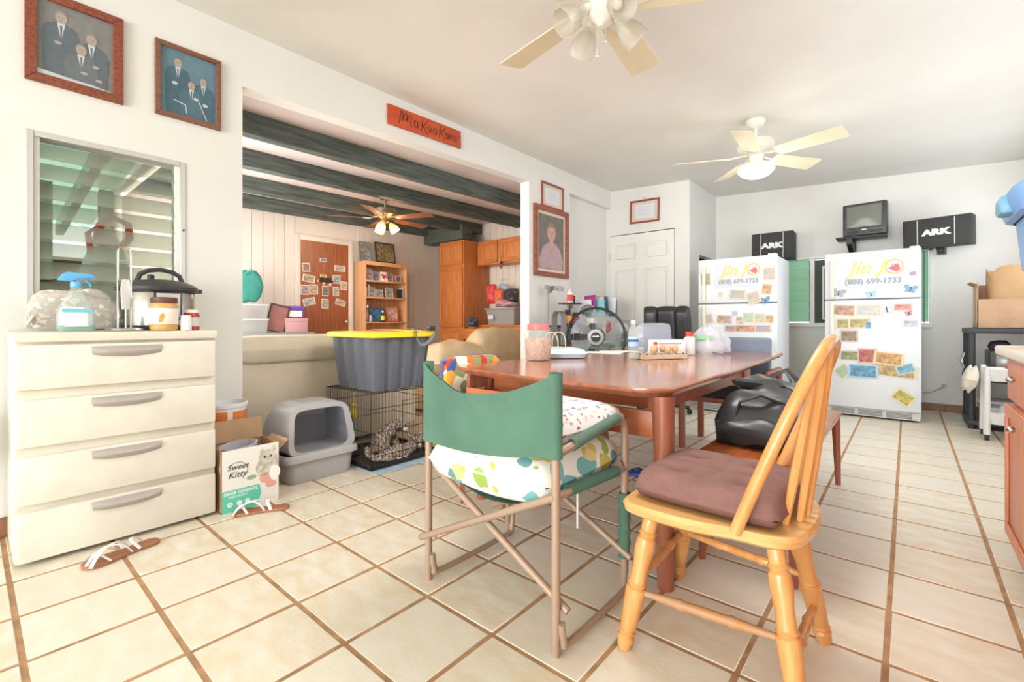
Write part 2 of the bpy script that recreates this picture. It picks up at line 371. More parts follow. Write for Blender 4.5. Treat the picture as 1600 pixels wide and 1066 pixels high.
b = B(); b.box(-.01,.012,WY0+.03,WY0+.045,1.05,1.14); b.cyl((.012,WY0+.037,1.1),(.04,WY0+.06,1.09),.007); b.out('crank_handle', ALU, wn)
for z in (1.53,1.12):
    b = B(); b.cyl((-.004,WY1-.012,z),(.016,WY1-.012,z),.006); b.out('screw', mat('dark_screw',(90,88,84),.5,.6), wn)
# carport seen through the jalousie
b = B(); b.box(-6.4,-3.32,-2.6,.86,-.3,0); struct(b.out('floor_carport', mat('concrete',(150,146,138),.9,var=.1)), 'concrete floor of the carport outside the jalousie')
b = B(); b.box(-6.5,-6.4,-2.6,.86,0,1.5); struct(b.out('wall_carport', mat('lattice_brown',(120,96,78),.9,var=.3,scale=20)), 'brown carport wall seen through the jalousie')
gr = thing('carport_roof', 'pale green corrugated carport roof seen through the jalousie', 'roof', (0,0,0))
b = B(); b.surf(lambda u,v: Vector((-3.34-3.2*u, -2.6+3.44*v, 2.35-.36*u+.012*math.sin(v*150))), 6, 150); b.out('sheet', clear('green_roof',(196,228,200),.55,.5), gr)
for k in range(5):
    p = B(); y = -2.4+k*.75; p.add([(x,y+dy,z-dz) for dy in (-.03,.03) for x,z,dz in ((-3.35,2.33,0),(-6.4,1.98,0),(-6.4,1.98,.12),(-3.35,2.33,.12))], [(0,1,2,3),(7,6,5,4),(0,4,5,1),(1,5,6,2),(2,6,7,3),(3,7,4,0)]); p.out('rafter', mat('rafter_green',(186,205,184),.7), gr)
for y in (.35,.72,-.6):
    p = B(); p.box(-5.2,-5.1,y,y+.09,0,2.1); p.out('post', mat('post_grey',(150,160,146),.7), gr)
for k,(y,z) in enumerate(((.0,1.525),(.02,1.23),(.43,1.525),(-.5,1.525))):
    p = B(); p.box(-5.55,-5.2,y,y+.36,z-.196,z); tag(p.out('storage_carton', mat('carton_dark',(112,88,70),.9,var=.2), bev=.004), ['brown carton on the upper carport rack behind the jalousie','brown carton on the lower carport rack behind the jalousie','topmost brown carton seen through the jalousie','brown carton at far left behind the jalousie'][k], 'carton', 'cartons stored in the carport')
p = B(); p.box(-5.65,-5.1,-.7,.85,1.0,1.03); p.box(-5.65,-5.1,-.7,.85,1.3,1.325); p.box(-5.65,-5.1,-.7,.85,.0,.03)
for y in (-.7,.8): p.box(-5.63,-5.58,y,y+.05,0,1.44)
tag(p.out('carport_rack', mat('rack_wood',(140,120,98),.8)), 'wooden rack of cartons seen through the jalousie', 'rack')
# ---- far window with green glass louvers
w2 = thing('window_2', 'green-tinted jalousie window behind the refrigerators', None, (0,YF,0)); w2['kind'] = 'structure'
b = B(); t = .03
b.box(FW0,FW0+t,-.012,.1,FZ0,FZ1); b.box(FW1-t,FW1,-.012,.1,FZ0,FZ1); b.box(FW0,FW1,-.012,.1,FZ1-t,FZ1); b.box(FW0,FW1,-.03,.1,FZ0-.02,FZ0+t)
for x in (-.95,-.38): b.box(x,x+.05,.0,.07,FZ0,FZ1)
b.out('frame', TRIMW, w2, bev=.003, bseg=1)
GG = clear('green_louver',(188,222,198),.55,.4)
for x0,x1,lo in ((FW0+t,-.96,0),(-.9,-.39,1),(-.33,FW1-t,0)):
    for k in range(6):
        z = FZ0+.05+k*.135
        if lo: continue
        p = B(); p.cbox(((x0+x1)/2,.05,z+.066),(x1-x0-.008,.006,.14),RX(-.16)); p.out('louver', GG, w2)
for x in (-1.2,.14,-.1):
    p = B(); p.box(x,x+.007,.012,.022,FZ0+t,FZ1-t); p.out('bar', BLACKP, w2)
p = B(); p.box(-.96,-.4,.02,.07,FZ0+.03,FZ1-.05); p.out('screen_panel', mat('dark_screen',(74,84,76),.7), w2)
p = B()
for a in ((-.82,-.80,1.03,1.7),(-.5,-.48,1.03,1.7),(-.8,-.5,1.68,1.7),(-.8,-.5,1.03,1.05)): p.box(a[0],a[1],.008,.022,a[2],a[3])
p.out('inner_frame', TRIMW, w2)
for k in range(9):
    p = B(); p.cbox((-.65,.02,1.09+k*.07),(.29,.004,.05),RX(.5)); p.out('louver', mat('grey_slat',(128,126,112),.6), w2)
# ---- unseen window frame added round the fill light's opening in the right wall (outside the frame)
w3 = thing('added_window_frame', 'unseen white window frame added round the fill light opening in the right wall', None, (XR,0,0)); w3['kind'] = 'structure'
b = B(); b.box(.02,.09,2.1,6.7,2.19,2.24); b.box(.02,.09,2.1,6.7,1.0,1.05); b.box(.02,.09,2.1,2.15,1.05,2.19); b.box(.02,.09,6.65,6.7,1.05,2.19); b.out('frame', TRIMW, w3)
for y in (3.2,4.35,5.5):
    b = B(); b.box(.02,.09,y,y+.05,1.05,2.19); b.out('mullion', TRIMW, w3)
# ================================================================ LEFT SIDE OBJECTS
def pol(b, M, pts, z, m): b.add([M @ Vector((x,y,z)) for x,y in pts], [tuple(range(len(pts)))], m)
def disc(b, M, cx, cy, rx, ry, z, m, seg=14): pol(b, M, [(cx+rx*math.cos(2*math.pi*k/seg), cy+ry*math.sin(2*math.pi*k/seg)) for k in range(seg)], z, m)
def rr(sx, sy, r, z, n=5, cx=0, cy=0):
    pts = []
    for qx,qy,a0 in ((1,1,0),(-1,1,90),(-1,-1,180),(1,-1,270)):
        for k in range(n+1):
            a = math.radians(a0+90*k/n); pts.append((cx+qx*(sx/2-r)+r*math.cos(a), cy+qy*(sy/2-r)+r*math.sin(a), z))
    return pts
def loft(b, secs, m=0, cap0=True, cap1=True, M=None):
    n = len(secs[0]); v = [Vector(p) for s in secs for p in s]
    if M is not None: v = [M @ p for p in v]
    f = [(i*n+k, i*n+(k+1)%n, (i+1)*n+(k+1)%n, (i+1)*n+k) for i in range(len(secs)-1) for k in range(n)]
    if cap0: f.append(tuple(reversed(range(n))))
    if cap1: f.append(tuple(range((len(secs)-1)*n, len(secs)*n)))
    return b.add(v, f, m)
def frame_parts(t, w, h, fw, fm, depth=.022, printer=None, mats=None, mat_w=0, name='print'):
    """A picture frame in local plane XY (x width, y height, +z outwards), four mitred bars plus backing print."""
    o = [(-w/2,-h/2),(w/2,-h/2),(w/2,h/2),(-w/2,h/2)]; i_ = [(-w/2+fw,-h/2+fw),(w/2-fw,-h/2+fw),(w/2-fw,h/2-fw),(-w/2+fw,h/2-fw)]
    for k in range(4):
        q = B(); q.prism([o[k],o[(k+1)%4],i_[(k+1)%4],i_[k]], 0, depth); q.out('frame_bar', fm, t, bev=.002, bseg=1)
    q = B(); q.box(-w/2+fw*.8, w/2-fw*.8, -h/2+fw*.8, h/2-fw*.8, .003, .006)
    if printer: printer(q, w-2*fw, h-2*fw)
    return q.out(name, mats, t, smooth=0)
def on_x(X, y, z): return Matrix.Translation((X,y,z)) @ FX
def wall_thing(name, label, cat, M, group=None):
    t = thing(name, label, cat, group=group); t.matrix_world = M; t.location = M.translation; t.rotation_euler = M.to_euler(); return t
I4 = Matrix()
def man(q, cx, cy, s, ms, lean=0, _n=[0]):
    """suited figure as flat print: ms = (suit, shirt, skin, tie, hair)"""
    _n[0] = (_n[0]+1) % 4; zo = _n[0]*.0011
    pol(q, I4, [(cx-.30*s,max(cy-1.7*s,-.183)),(cx-.34*s,cy-.2*s),(cx-.26*s,cy+.02*s),(cx-.08*s,cy+.1*s),(cx+.08*s,cy+.1*s),(cx+.26*s,cy+.02*s),(cx+.34*s,cy-.2*s),(cx+.3*s,max(cy-1.7*s,-.183))], .0066+zo, ms[0])
    pol(q, I4, [(cx-.075*s,cy+.1*s),(cx,cy-.3*s),(cx+.075*s,cy+.1*s)], .0069+zo, ms[1])
    pol(q, I4, [(cx-.022*s,cy+.04*s),(cx-.01*s,cy-.28*s),(cx+.012*s,cy-.28*s),(cx+.022*s,cy+.04*s)], .0071+zo, ms[3])
    disc(q, I4, cx, cy+.24*s, .115*s, .15*s, .0071+zo, ms[4]); disc(q, I4, cx, cy+.215*s, .1*s, .13*s, .0073+zo, ms[2])
    for e in (-1,1): disc(q, I4, cx+e*.036*s, cy+.235*s, .014*s, .009*s, .0074+zo, ms[0], 8)
    disc(q, I4, cx, cy+.15*s, .03*s, .006*s, .0074+zo, ms[6] if len(ms) > 6 else ms[0], 8); disc(q, I4, cx, cy+.195*s, .012*s, .02*s, .0074+zo, ms[4], 8)
def fam(bg, suit, flip_):
    def pr(q, w, h):
        pol(q, I4, [(-w/2,-h/2),(w/2,-h/2),(w/2,h/2),(-w/2,h/2)], .0063, 1)
        if not flip_:
            man(q, -.2*w, .20*h, .56*h, (2,3,4,5,6)); man(q, .2*w, .04*h, .54*h, (2,3,4,5,6)); man(q, .06*w, -.14*h, .52*h, (7,3,4,5,6))
            for x,y in ((-.24,-.02),(.26,-.2),(.1,-.33),(.3,-.38)): disc(q, I4, x*w, y*h, .05*w, .022*h, .0115, 4)
            pol(q, I4, [(-w/2,-h/2),(w/2,-h/2),(w/2,-.49*h),(.2*w,-.46*h),(-.1*w,-.455*h),(-w/2,-.43*h)], .0118, 3)
        else:
            man(q, -.2*w, .2*h, .52*h, (2,3,4,5,6)); man(q, .26*w, .03*h, .48*h, (2,3,4,5,6)); man(q, .04*w, -.09*h, .48*h, (7,3,4,5,6))
            for x,y in ((-.26,-.02),(.12,-.18),(.29,-.24)): disc(q, I4, x*w, y*h, .05*w, .025*h, .0115, 3)
            pol(q, I4, [(.16*w,-.2*h),(.18*w,-.2*h),(.33*w,-.48*h),(.31*w,-.48*h)], .0118, 3)
            pol(q, I4, [(-.28*w,-.27*h),(-.06*w,-.31*h),(-.04*w,-.45*h),(-.055*w,-.45*h),(-.075*w,-.325*h),(-.28*w,-.285*h)], .0116, 3)
    return pr
SK = mat('print_face', (176,160,148), .55); SH = mat('print_shirt', (198,206,208), .55)
def pm(n, c): return mat('print_'+n, c, .45, var=.06, scale=30)
FR1 = wood('mottled_red_frame', (150,84,58),(116,60,44), .5, (20,20,20), 4); FR2 = wood('brown_frame', (140,96,74),(118,78,60), .5)
t = wall_thing('framed_portrait', 'large family portrait of three suited men in a mottled red frame', 'picture', on_x(XL+.001, .3615, 2.384))
frame_parts(t, .365, .452, .042, FR1, printer=fam(0,0,False), mats=[PAPER, pm('greybg',(134,134,132)), pm('greysuit',(100,112,120)), SH, SK, pm('tie1',(110,120,132)), pm('hair1',(150,146,140)), pm('greysuit2',(112,121,127))])  # suit and background greys lifted to paint in the glass haze
t = wall_thing('framed_portrait', 'smaller bluish portrait of three suited men, one holding a cane', 'picture', on_x(XL+.001, .844, 2.3735))
frame_parts(t, .326, .42, .026, FR2, printer=fam(0,0,True), mats=[PAPER, pm('bluebg',(104,138,152)), pm('bluesuit',(76,108,124)), SH, SK, pm('tie2',(96,116,128)), pm('hair2',(120,120,116)), pm('bluesuit2',(86,116,131))])
# ---- carved name sign
t = wall_thing('name_sign', 'orange-red wooden name board hung over the lounge opening', 'sign', on_x(XL+.001, 2.6, 2.69) @ RZ(.025))
b = B(); b.box(-.4,.4,-.08,.08,0,.02); b.out('board', wood('red_orange_board',(206,88,44),(182,68,34),.4,(1,8,8)), t, bev=.003)
strokes = [[(-.30,-.045),(-.285,.0),(-.275,.045),(-.262,.05),(-.255,.02),(-.262,-.015),(-.24,.03),(-.225,.045),(-.213,.03),(-.222,-.012),(-.198,.028),(-.182,.04),(-.172,.025),(-.18,-.03),(-.165,-.035)],
 [(-.105,.01),(-.125,.018),(-.142,0),(-.138,-.025),(-.118,-.028),(-.105,-.005),(-.103,.012),(-.105,-.02),(-.09,-.03)],
 [(-.05,.05),(-.058,.0),(-.068,-.04)],[(.0,.045),(-.03,.01),(-.056,-.004),(-.03,-.015),(-.012,-.045),(.01,-.055)],
 [(.012,.01),(.008,-.02),(.022,-.03),(.038,-.018),(.045,.008),(.04,-.02),(.055,-.03)],
 [(.1,.005),(.085,.012),(.068,-.002),(.07,-.025),(.088,-.03),(.1,-.008),(.102,.006),(.1,-.022),(.115,-.03)],
 [(.15,.05),(.142,0),(.132,-.045)],[(.205,.045),(.17,.01),(.145,-.004),(.172,-.015),(.188,-.045),(.2,-.05)],
 [(.238,.0),(.222,.008),(.208,-.006),(.21,-.028),(.226,-.03),(.238,-.01),(.24,.002),(.238,-.025),(.25,-.03)],
 [(.262,.005),(.258,-.03),(.268,0),(.285,.005),(.292,-.01),(.29,-.03),(.302,-.03)],
 [(.315,-.018),(.338,-.012),(.34,.002),(.328,.008),(.316,-.006),(.318,-.026),(.332,-.032),(.35,-.022)]]
b = B()
for s in strokes:
    P = []
    for k in range(len(s)-1):
        for j in range(3):
            tt = j/3; p0 = s[max(k-1,0)]; p1 = s[k]; p2 = s[k+1]; p3 = s[min(k+2,len(s)-1)]
            P.append(tuple(.5*((2*p1[i])+(-p0[i]+p2[i])*tt+(2*p0[i]-5*p1[i]+4*p2[i]-p3[i])*tt**2+(-p0[i]+3*p1[i]-3*p2[i]+p3[i])*tt**3) for i in (0,1)))
    P.append(s[-1]); b.tube([(x,y*1.15,.0205) for x,y in P], .0038, 5, flat=.4)
tag(b.out('lettering', mat('burnt_letters',(70,30,18),.7), t), 'dark burnt script reading MaKuaKane')
# ---- drawers
IVORY = mat('ivory_plastic', (228,221,204), .45, var=.05, scale=5); IVORY2 = mat('ivory_front', (232,227,214), .4, var=.05, scale=6)
PULL = mat('taupe_pull', (176,168,162), .4)
t = thing('drawer_unit', 'stained ivory plastic four-drawer unit under the jalousie window', 'drawers', (-2.945,.482,0))
b = B(); b.box(-.225,.205,-.358,.358,.012,.93); b.out('body', IVORY, t, bev=.01)
b = B(); b.box(-.23,.23,-.362,.362,.915,.957); b.out('top', IVORY, t, bev=.008)
for z0,z1 in ((.72,.905),(.485,.68),(.25,.447),(.02,.222)):
    p = B(); p.box(.2,.232,-.352,.352,z0,z1); dr = p.out('drawer', IVORY2, t, bev=.008)
    p = B(); zt = z1-.012; n = 14
    prof = []
    def hf(u, v):
        y = (u-.5)*.252; s_ = 1-abs(2*u-1)**3; d = .006+.022*s_
        a = v*math.pi
        return Vector((.232+d*math.sin(a), y*(1-.04*v), zt-.05*v-.006*math.sin(a)*0+(.012*(2*u-1)**2)*v*-1*-1))
    p.surf(hf, n, 6); p.out('pull', PULL, dr, weld=False)
# ---- things on the drawers
ZT = .957
t = thing('spray_bottle', 'clear spray bottle with bright blue trigger head on the drawers', 'bottle', (-2.82,.318,ZT))
CP = clear('clear_pet', (240,246,244), .22, .08)
b = B(); loft(b, [rr(.07,.118,.025,0), rr(.078,.13,.028,.015), rr(.078,.132,.028,.075), rr(.066,.11,.028,.115), rr(.04,.05,.018,.165), rr(.034,.036,.016,.2)]); b.out('bottle', CP, t)
b = B(); loft(b, [rr(.068,.116,.022,.003), rr(.074,.125,.025,.028)]); b.out('liquid', clear('green_fluid',(170,224,200),.5), t)
b = B(); loft(b, [rr(.080,.112,.028,.022), rr(.0795,.114,.028,.075), rr(.069,.094,.028,.108)], cap0=False, cap1=False); b.box(.0388,.0402,-.05,.05,.085,.1,1); b.out('label', [mat('label_white',(226,232,238),.5), mat('label_teal',(120,200,212),.5)], t)
b = B(); BL = mat('trigger_blue',(98,178,236),.4); b.cyl((0,0,.195),(0,0,.222),.02); b.prism([(-.062,.225),(-.045,.253),(-.03,.263),(.045,.259),(.062,.252),(.062,.238),(.01,.236),(-.015,.222)], -.013, .013, 'x'); b.out('spray_head', BL, t, bev=.003)
b = B(); b.tube([(0,.028,.24),(0,.034,.225),(0,.045,.212),(0,.048,.2)], .005, 6); b.out('trigger', BL, t)
FLOR = print_mat('grey_floral', [(232,226,214),(206,198,190),(222,214,204),(198,192,182)], 34, base=(190,182,172), thr=.44)
t = thing('floral_pouch', 'crumpled grey floral fabric pouch behind the spray bottle', 'pouch', (-3.08,.345,ZT+.012))
b = B(); b.pillow(.34,.12,.2,(0,0,.085),RZ(R90)@RX(.35)@RX(R90*.0),n=14,p=3,flat=.75,wob=.12,seed=2); b.out('fabric', FLOR, t)
b = B(); b.tube([(.045,-.165,.02),(.05,-.12,.12),(.052,-.06,.14),(.055,.02,.11),(.05,.1,.115),(.045,.16,.06)],.006,6); b.out('piping', mat('cream_piping',(224,218,202),.8), t)
t = thing('towel_holder', 'upright steel paper towel holder with tall wire loop', 'holder', (-2.80,.482,ZT))
b = B(); b.lathe([(0,0),(.07,0),(.075,.004),(.07,.012),(.03,.016),(0,.017)],seg=28); b.out('base', CHROME, t)
b = B(); P = [(0,-.024,.015),(0,-.024,.37)]+[(0,-.024*math.cos(a),.37+.024*math.sin(a)) for a in [math.pi*k/8 for k in range(1,8)]]+[(0,.024,.37),(0,.024,.015)]; b.tube(P,.004,8); b.tube([(0,-.024,.33),(0,.024,.33)],.003,6); b.out('wire_loop', CHROME, t)
b = B(); b.tube([(.03,0,.01),(.03,0,.2)],.004,8); b.prism([(-.014,.1),(-.018,.2),(-.012,.24),(.012,.24),(.018,.2),(.014,.1)],.018,.034,'x'); b.out('tension_arm', ALU, t, bev=.002)
t = thing('pressure_cooker', 'stainless electric pressure cooker with black lid on the drawers', 'cooker', (-3.02,.668,ZT))
STEEL = mat('brushed_steel',(196,194,188),.28,1,var=.1,scale=3,stretch=(1,1,14))
b = B(); b.lathe([(.13,.0),(.15,.006),(.152,.02),(.152,.205),(.148,.21)],seg=32); b.out('pot', STEEL, t)
b = B(); b.lathe([(.15,0),(.155,.002),(.156,.025),(.153,.026)],seg=32); b.out('base_ring', BLACKP, t)
LID = mat('black_lid',(62,62,64),.42)
b = B(); b.lathe([(.165,.2),(.168,.205),(.168,.222),(.15,.238),(.11,.255),(.06,.264),(0,.266)],seg=32); ld = b.out('lid', LID, t)
b = B(); b.tube([(0,-.1,.25),(0,-.085,.29),(0,-.05,.312),(0,0,.32),(0,.05,.312),(0,.085,.29),(0,.1,.25)],.012,8); b.out('handle', LID, ld)
b = B(); b.lathe([(.014,.262),(.016,.285),(.01,.29)],(0,-.04,0),12); b.out('steam_valve', BLACKP, ld)
for s in (-1,1):
    b = B(); b.box(-.03,.03,s*.165-.02,s*.165+.02,.2,.214); b.box(-.025,.025,s*.175-.012,s*.175+.012,.214,.222); b.out('side_handle', LID, t, bev=.003)
b = B(); b.box(.142,.156,-.06,.06,.05,.195); b.out('control_frame', LID, t, bev=.006)
b = B(); b.box(.155,.1585,-.05,.05,.058,.188); b.out('control_panel', mat('panel_silver',(206,206,204),.4), t, bev=.002)
t = thing('peanut_butter_jar', 'large peanut butter jar with brown lid on the drawers', 'jar', (-2.768,.628,ZT))
b = B(); b.lathe([(.05,0),(.056,.006),(.058,.012),(.058,.115),(.056,.125),(.05,.135)],seg=24); b.out('jar', mat('peanut',(206,160,98),.35), t)
b = B(); b.lathe([(.0586,.032),(.0592,.033),(.0592,.108),(.0586,.109)],seg=24); b.out('label', mat('jar_label',(232,226,214),.5), t)
b = B(); b.prism([(-.035,.04),(-.03,.075),(-.018,.085),(-.012,.07),(-.02,.06),(-.024,.045)],.054,.0605,'x'); b.out('peanut_emblem', mat('nut_gold',(222,168,70),.5), t)
b = B(); b.lathe([(.0525,.133),(.054,.135),(.054,.158),(.05,.162),(0,.162)],seg=24); b.out('lid', mat('brown_lid',(104,66,50),.5), t)
t = thing('red_jar', 'red sauce jar with white lid at right end of the drawers', 'jar', (-2.785,.745,ZT))
b = B(); b.lathe([(.032,0),(.036,.004),(.036,.075),(.03,.09)],seg=20); b.out('jar', mat('tomato',(176,52,48),.3), t)
b = B(); b.lathe([(.0366,.02),(.037,.021),(.037,.065),(.0366,.066)],seg=20); b.out('label', mat('pale_label',(214,206,204),.5), t)
b = B(); b.lathe([(.033,.088),(.034,.089),(.034,.104),(0,.106)],seg=20); b.out('lid', WHITEP, t)
t = thing('pill_bottle', 'small white bottle in front of the red jar', 'bottle', (-2.737,.71,ZT))
b = B(); b.lathe([(.022,0),(.024,.003),(.024,.055),(.02,.06)],seg=18); b.out('bottle', WHITEP, t)
b = B(); b.lathe([(.0215,.058),(.022,.06),(.022,.075),(0,.077)],seg=18); b.out('cap', WHITEP, t)
# ---- sandals
def sandal(label, heel, toe):
    h, to = Vector(heel), Vector(toe); d = to-h; L = d.length; a = math.atan2(d.y, d.x)
    t = thing('sandal', label, 'sandal', (h+d/2), a, 'white-strapped sandals by the drawers')
    outl = [(-.5,0),(-.47,.10),(-.38,.135),(-.2,.12),(0,.12),(.2,.16),(.36,.165),(.46,.11),(.5,0),(.46,-.12),(.34,-.17),(.15,-.15),(-.1,-.105),(-.3,-.125),(-.42,-.12),(-.48,-.07)]
    b = B(); b.prism([(x*L,y*L) for x,y in outl],0.0,.014); b.out('sole', mat('tan_sole',(176,122,92),.7,var=.08), t, bev=.003)
    for q in ([(-.04,-.045,.012),(.0,-.03,.05),(.05,.0,.058),(.1,.03,.045),(.13,.046,.012)], [(-.02,.036,.012),(.01,.02,.05),(.06,-.01,.056),(.1,-.04,.012)], [(.06,.046,.012),(.085,.02,.04),(.1,-.01,.042),(.105,-.048,.012)], [(.0,-.036,.012),(.05,-.02,.046),(.1,.0,.04),(.13,.012,.012)], [(-.09,-.03,.012),(-.06,-.018,.045),(-.03,.0,.053),(-.05,.034,.012)]):
        b = B(); b.tube(smoothp([(x*L/.28,y*L/.28,z) for x,y,z in q],4), .0075, 6, flat=.35); b.out('strap', mat('white_strap',(244,244,242),.4), t)
sandal('tan sandal with white straps in front of the drawer unit', (-2.605,.571,0), (-2.53,.30,0))
sandal('tan sandal with white straps in front of the cat litter carton', (-2.535,1.13,0), (-2.66,.89,0))
# ---- translucent bag beside the drawers
b = B(); b.pillow(.22,.5,.25,(-3.02,-.17,.5),RY(R90),n=12,p=3,wob=.2,seed=9); tag(b.out('plastic_bag', clear('bag_film',(244,244,242),.3,.2)), 'translucent plastic bag hanging left of the drawers', 'bag')
# trash bags outside the jalousie
BAGW = mat('white_bag',(214,216,212),.5,bump=.4,bscale=9)
for k,(lab,c,s) in enumerate((('big white tied rubbish bag seen through the jalousie',(-3.78,.56,1.2),(.27,.26,.42)),('lower white rubbish bag seen through the jalousie left side',(-3.7,.02,1.02),(.2,.17,.3)))):
    t = thing('rubbish_bag', lab, 'bag', (c[0],c[1],0), group='rubbish bags outside the jalousie')
    b = B(); b.surf(lambda u,v: Vector((s[0]*math.sin(math.pi*min(.999,max(.001,v)))**.6*math.cos(2*math.pi*u)*(1+.08*math.sin(7*6.28*u))*(1-.45*v), s[1]*math.sin(math.pi*min(.999,max(.001,v)))**.6*math.sin(2*math.pi*u)*(1+.08*math.cos(5*6.28*u))*(1-.45*v), (c[2]+s[2])*v)), 28, 14, cu=True); b.out('sack', BAGW, t)
    zt = c[2]+s[2]-.04; b = B(); b.tube([(.13,-.06,zt-.1),(.1,-.04,zt),(.06,.02,zt+.06),(.06,.1,zt+.03),(.1,.1,zt-.06),(.12,.06,zt-.12)],.022,7,flat=.35); b.tube([(.1,-.04,zt),(.14,-.1,zt-.06),(.16,-.09,zt-.18)],.02,7,flat=.35); b.out('red_tie', mat('tie_red',(226,84,44),.5), t)
# ---- cat litter carton
t = thing('litter_carton', 'open cat litter carton with teal print and cat picture', 'box', (-2.815,1.0,0))
CARD = mat('cardboard',(192,156,124),.85,var=.06)
b = B(); X0,X1,Y0,Y1,Hh = -.115,.115,-.142,.142,.325; tk = .004
b.box(X0,X1,Y0,Y1,0,tk); b.box(X0,X0+tk,Y0,Y1,0,Hh); b.box(X1-tk,X1,Y0,Y1,0,Hh); b.box(X0,X1,Y0,Y0+tk,0,Hh); b.box(X0,X1,Y1-tk,Y1,0,Hh); b.out('box', CARD, t)
b = B(); b.cbox((X0+.0,0,Hh+.055),(.004,.284,.12),RY(-.15)); b.out('flap', CARD, t)
b = B(); b.cbox((0,Y1+.028,Hh-.02),(.22,.004,.075),RX(-.9)); b.out('flap', CARD, t)
b = B(); M_ = Matrix.Translation((X1+.0004,0,0)) @ FX
PM = [mat('carton_white',(232,230,224),.5), mat('carton_teal',(98,200,176),.5), mat('carton_fur',(176,170,158),.6,col2=(226,220,210),scale=40), mat('carton_ink',(60,60,60),.6), mat('carton_pink',(222,166,150),.6), PAPER, mat('carton_leaf',(150,170,140),.6)]
pol(b,M_,[(-.142,0),(.142,0),(.142,.325),(-.142,.325)],0,0); pol(b,M_,[(-.142,0),(.03,0),(.05,.07),(.04,.115),(-.142,.115)],.0004,1)
for x,y,rx,ry,m in ((.085,.25,.05,.045,2),(.07,.2,.05,.05,2),(.1,.215,.04,.05,2),(.12,.16,.03,.04,5),(.075,.14,.035,.03,4),(.05,.165,.02,.012,2),(.0,.16,.025,.012,6),(.1,.1,.03,.018,4)): disc(b,M_,x,y,rx,ry,.0006+.00005*x,m)
for x in (.055,.115): pol(b,M_,[(x-.014,.28),(x+.014,.28),(x,.316)],.0007,2)
for x in (.068,.1): disc(b,M_,x,.255,.006,.007,.001,3,8)
disc(b,M_,.084,.238,.005,.004,.001,4,8)
text(b,'Sweet',.042,M_@Matrix.Translation((-.068,.232,.0012)),3,.3); text(b,'Kitty',.046,M_@Matrix.Translation((-.07,.192,.0012)),3,.3)
text(b,'ODOR CONTROL',.0205,M_@Matrix.Translation((-.052,.098,.001)),5,bold=.0004); text(b,'FRESH SCENT',.015,M_@Matrix.Translation((-.066,.078,.001)),5)
for x in (-.105,-.06,-.02): disc(b,M_,x,.04,.014,.014,.0008,5,10)
text(b,'15',.014,M_@Matrix.Translation((-.105,.04,.0012)),1)
for s,w_ in ((.17,.05),(-.17,.05)): b.tube([M_@Vector((-.07+.05*math.cos(a),.212+.045*math.sin(a),.001)) for a in [s*4+.25*k for k in range(9)]],.0012,4,m=3)
b.out('print', PM, t, smooth=0)
t2 = thing('plastic_tub', 'round clear food tub with blue label inside the litter carton', 'tub', (-2.81,1.01,.02))
b = B(); b.lathe([(.07,0),(.09,.3),(.094,.3),(.094,.308),(.088,.308),(.068,.006)],seg=24,M=RX(.12)); b.out('tub', clear('tub_film',(240,240,240),.5,.3), t2)
b = B(); b.lathe([(.0885,.26),(.0905,.285),(.0925,.285),(.0905,.26)],seg=24,M=RX(.12)); b.out('label_band', mat('tub_blue',(110,120,214),.5), t2)
t = thing('bucket', 'white bucket with orange print between drawers and lounge opening', 'bucket', (-3.075,1.0,0))
b = B(); b.lathe([(.085,0),(.105,.5),(.11,.5),(.112,.512),(.112,.522),(.104,.524),(.1,.5),(.08,.01)],seg=28); b.out('pail', mat('pail_white',(238,240,242),.35), t)
for k in range(5):
    b = B(); a0 = k*1.2566
    b.surf(lambda u,v: Vector(((.1026+.0002+.0034*v)*math.cos(a0+u), (.1026+.0002+.0034*v)*math.sin(a0+u), .405+.075*v)), 6, 1); b.out('orange_panel', mat('pail_orange',(238,136,70),.4), t)
# ---- hooded litter box
t = thing('litter_box', 'grey hooded cat litter box in front of the lounge opening', 'litter box', (-3.03,1.478,0), .0)
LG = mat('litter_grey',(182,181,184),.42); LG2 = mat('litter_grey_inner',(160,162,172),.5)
b = B(); loft(b, [rr(.36,.4,.05,0), rr(.375,.415,.05,.02), rr(.4,.45,.05,.15), rr(.39,.44,.05,.15), rr(.36,.4,.05,.03)], cap1=True); b.out('tray', LG, t)
b = B(); loft(b, [rr(.43,.485,.06,.135), rr(.445,.5,.06,.14), rr(.445,.5,.06,.165), rr(.42,.475,.06,.185)], cap0=False, cap1=False); b.out('rim', LG, t)
def sup(n, ay, z0, z1, e, N=44):
    out = []
    for k in range(N):
        a = 2*math.pi*k/N; c_, s_ = math.cos(a), math.sin(a)
        y = ay*math.copysign(abs(c_)**(2/e), c_); z = (z0+z1)/2+(z1-z0)/2*math.copysign(abs(s_)**(2/e), s_)
        y *= 1-.16*max(0,(z-.17)/.3); out.append((y,z))
    return out
O_ = sup(44,.235,.165,.478,5); I_ = sup(44,.195,.19,.445,6)
xf = lambda z: .205-.34*(z-.165)*.5
b = B()
secs = [[(-.205+.1*max(0,(z-.3)/.18), y*.97, z-.015*(z>.4)) for y,z in O_], [(-.1,y,z) for y,z in O_], [(xf(z)-.012,y,z) for y,z in O_], [(xf(z),y*.975,.165+(z-.165)*.985) for y,z in O_], [(xf(z),y,z) for y,z in I_], [(xf(z)-.02,y*.98,z) for y,z in I_]]
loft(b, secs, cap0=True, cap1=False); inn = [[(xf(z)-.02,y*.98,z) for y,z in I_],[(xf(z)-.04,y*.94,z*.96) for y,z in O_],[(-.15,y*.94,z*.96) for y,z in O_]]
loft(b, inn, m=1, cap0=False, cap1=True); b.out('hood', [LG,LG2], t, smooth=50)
b = B()
for k in range(6): b.box(-.09+k*.025,-.078+k*.025,-.07,.07,.474,.481)
b.out('vent_ribs', LG, t)
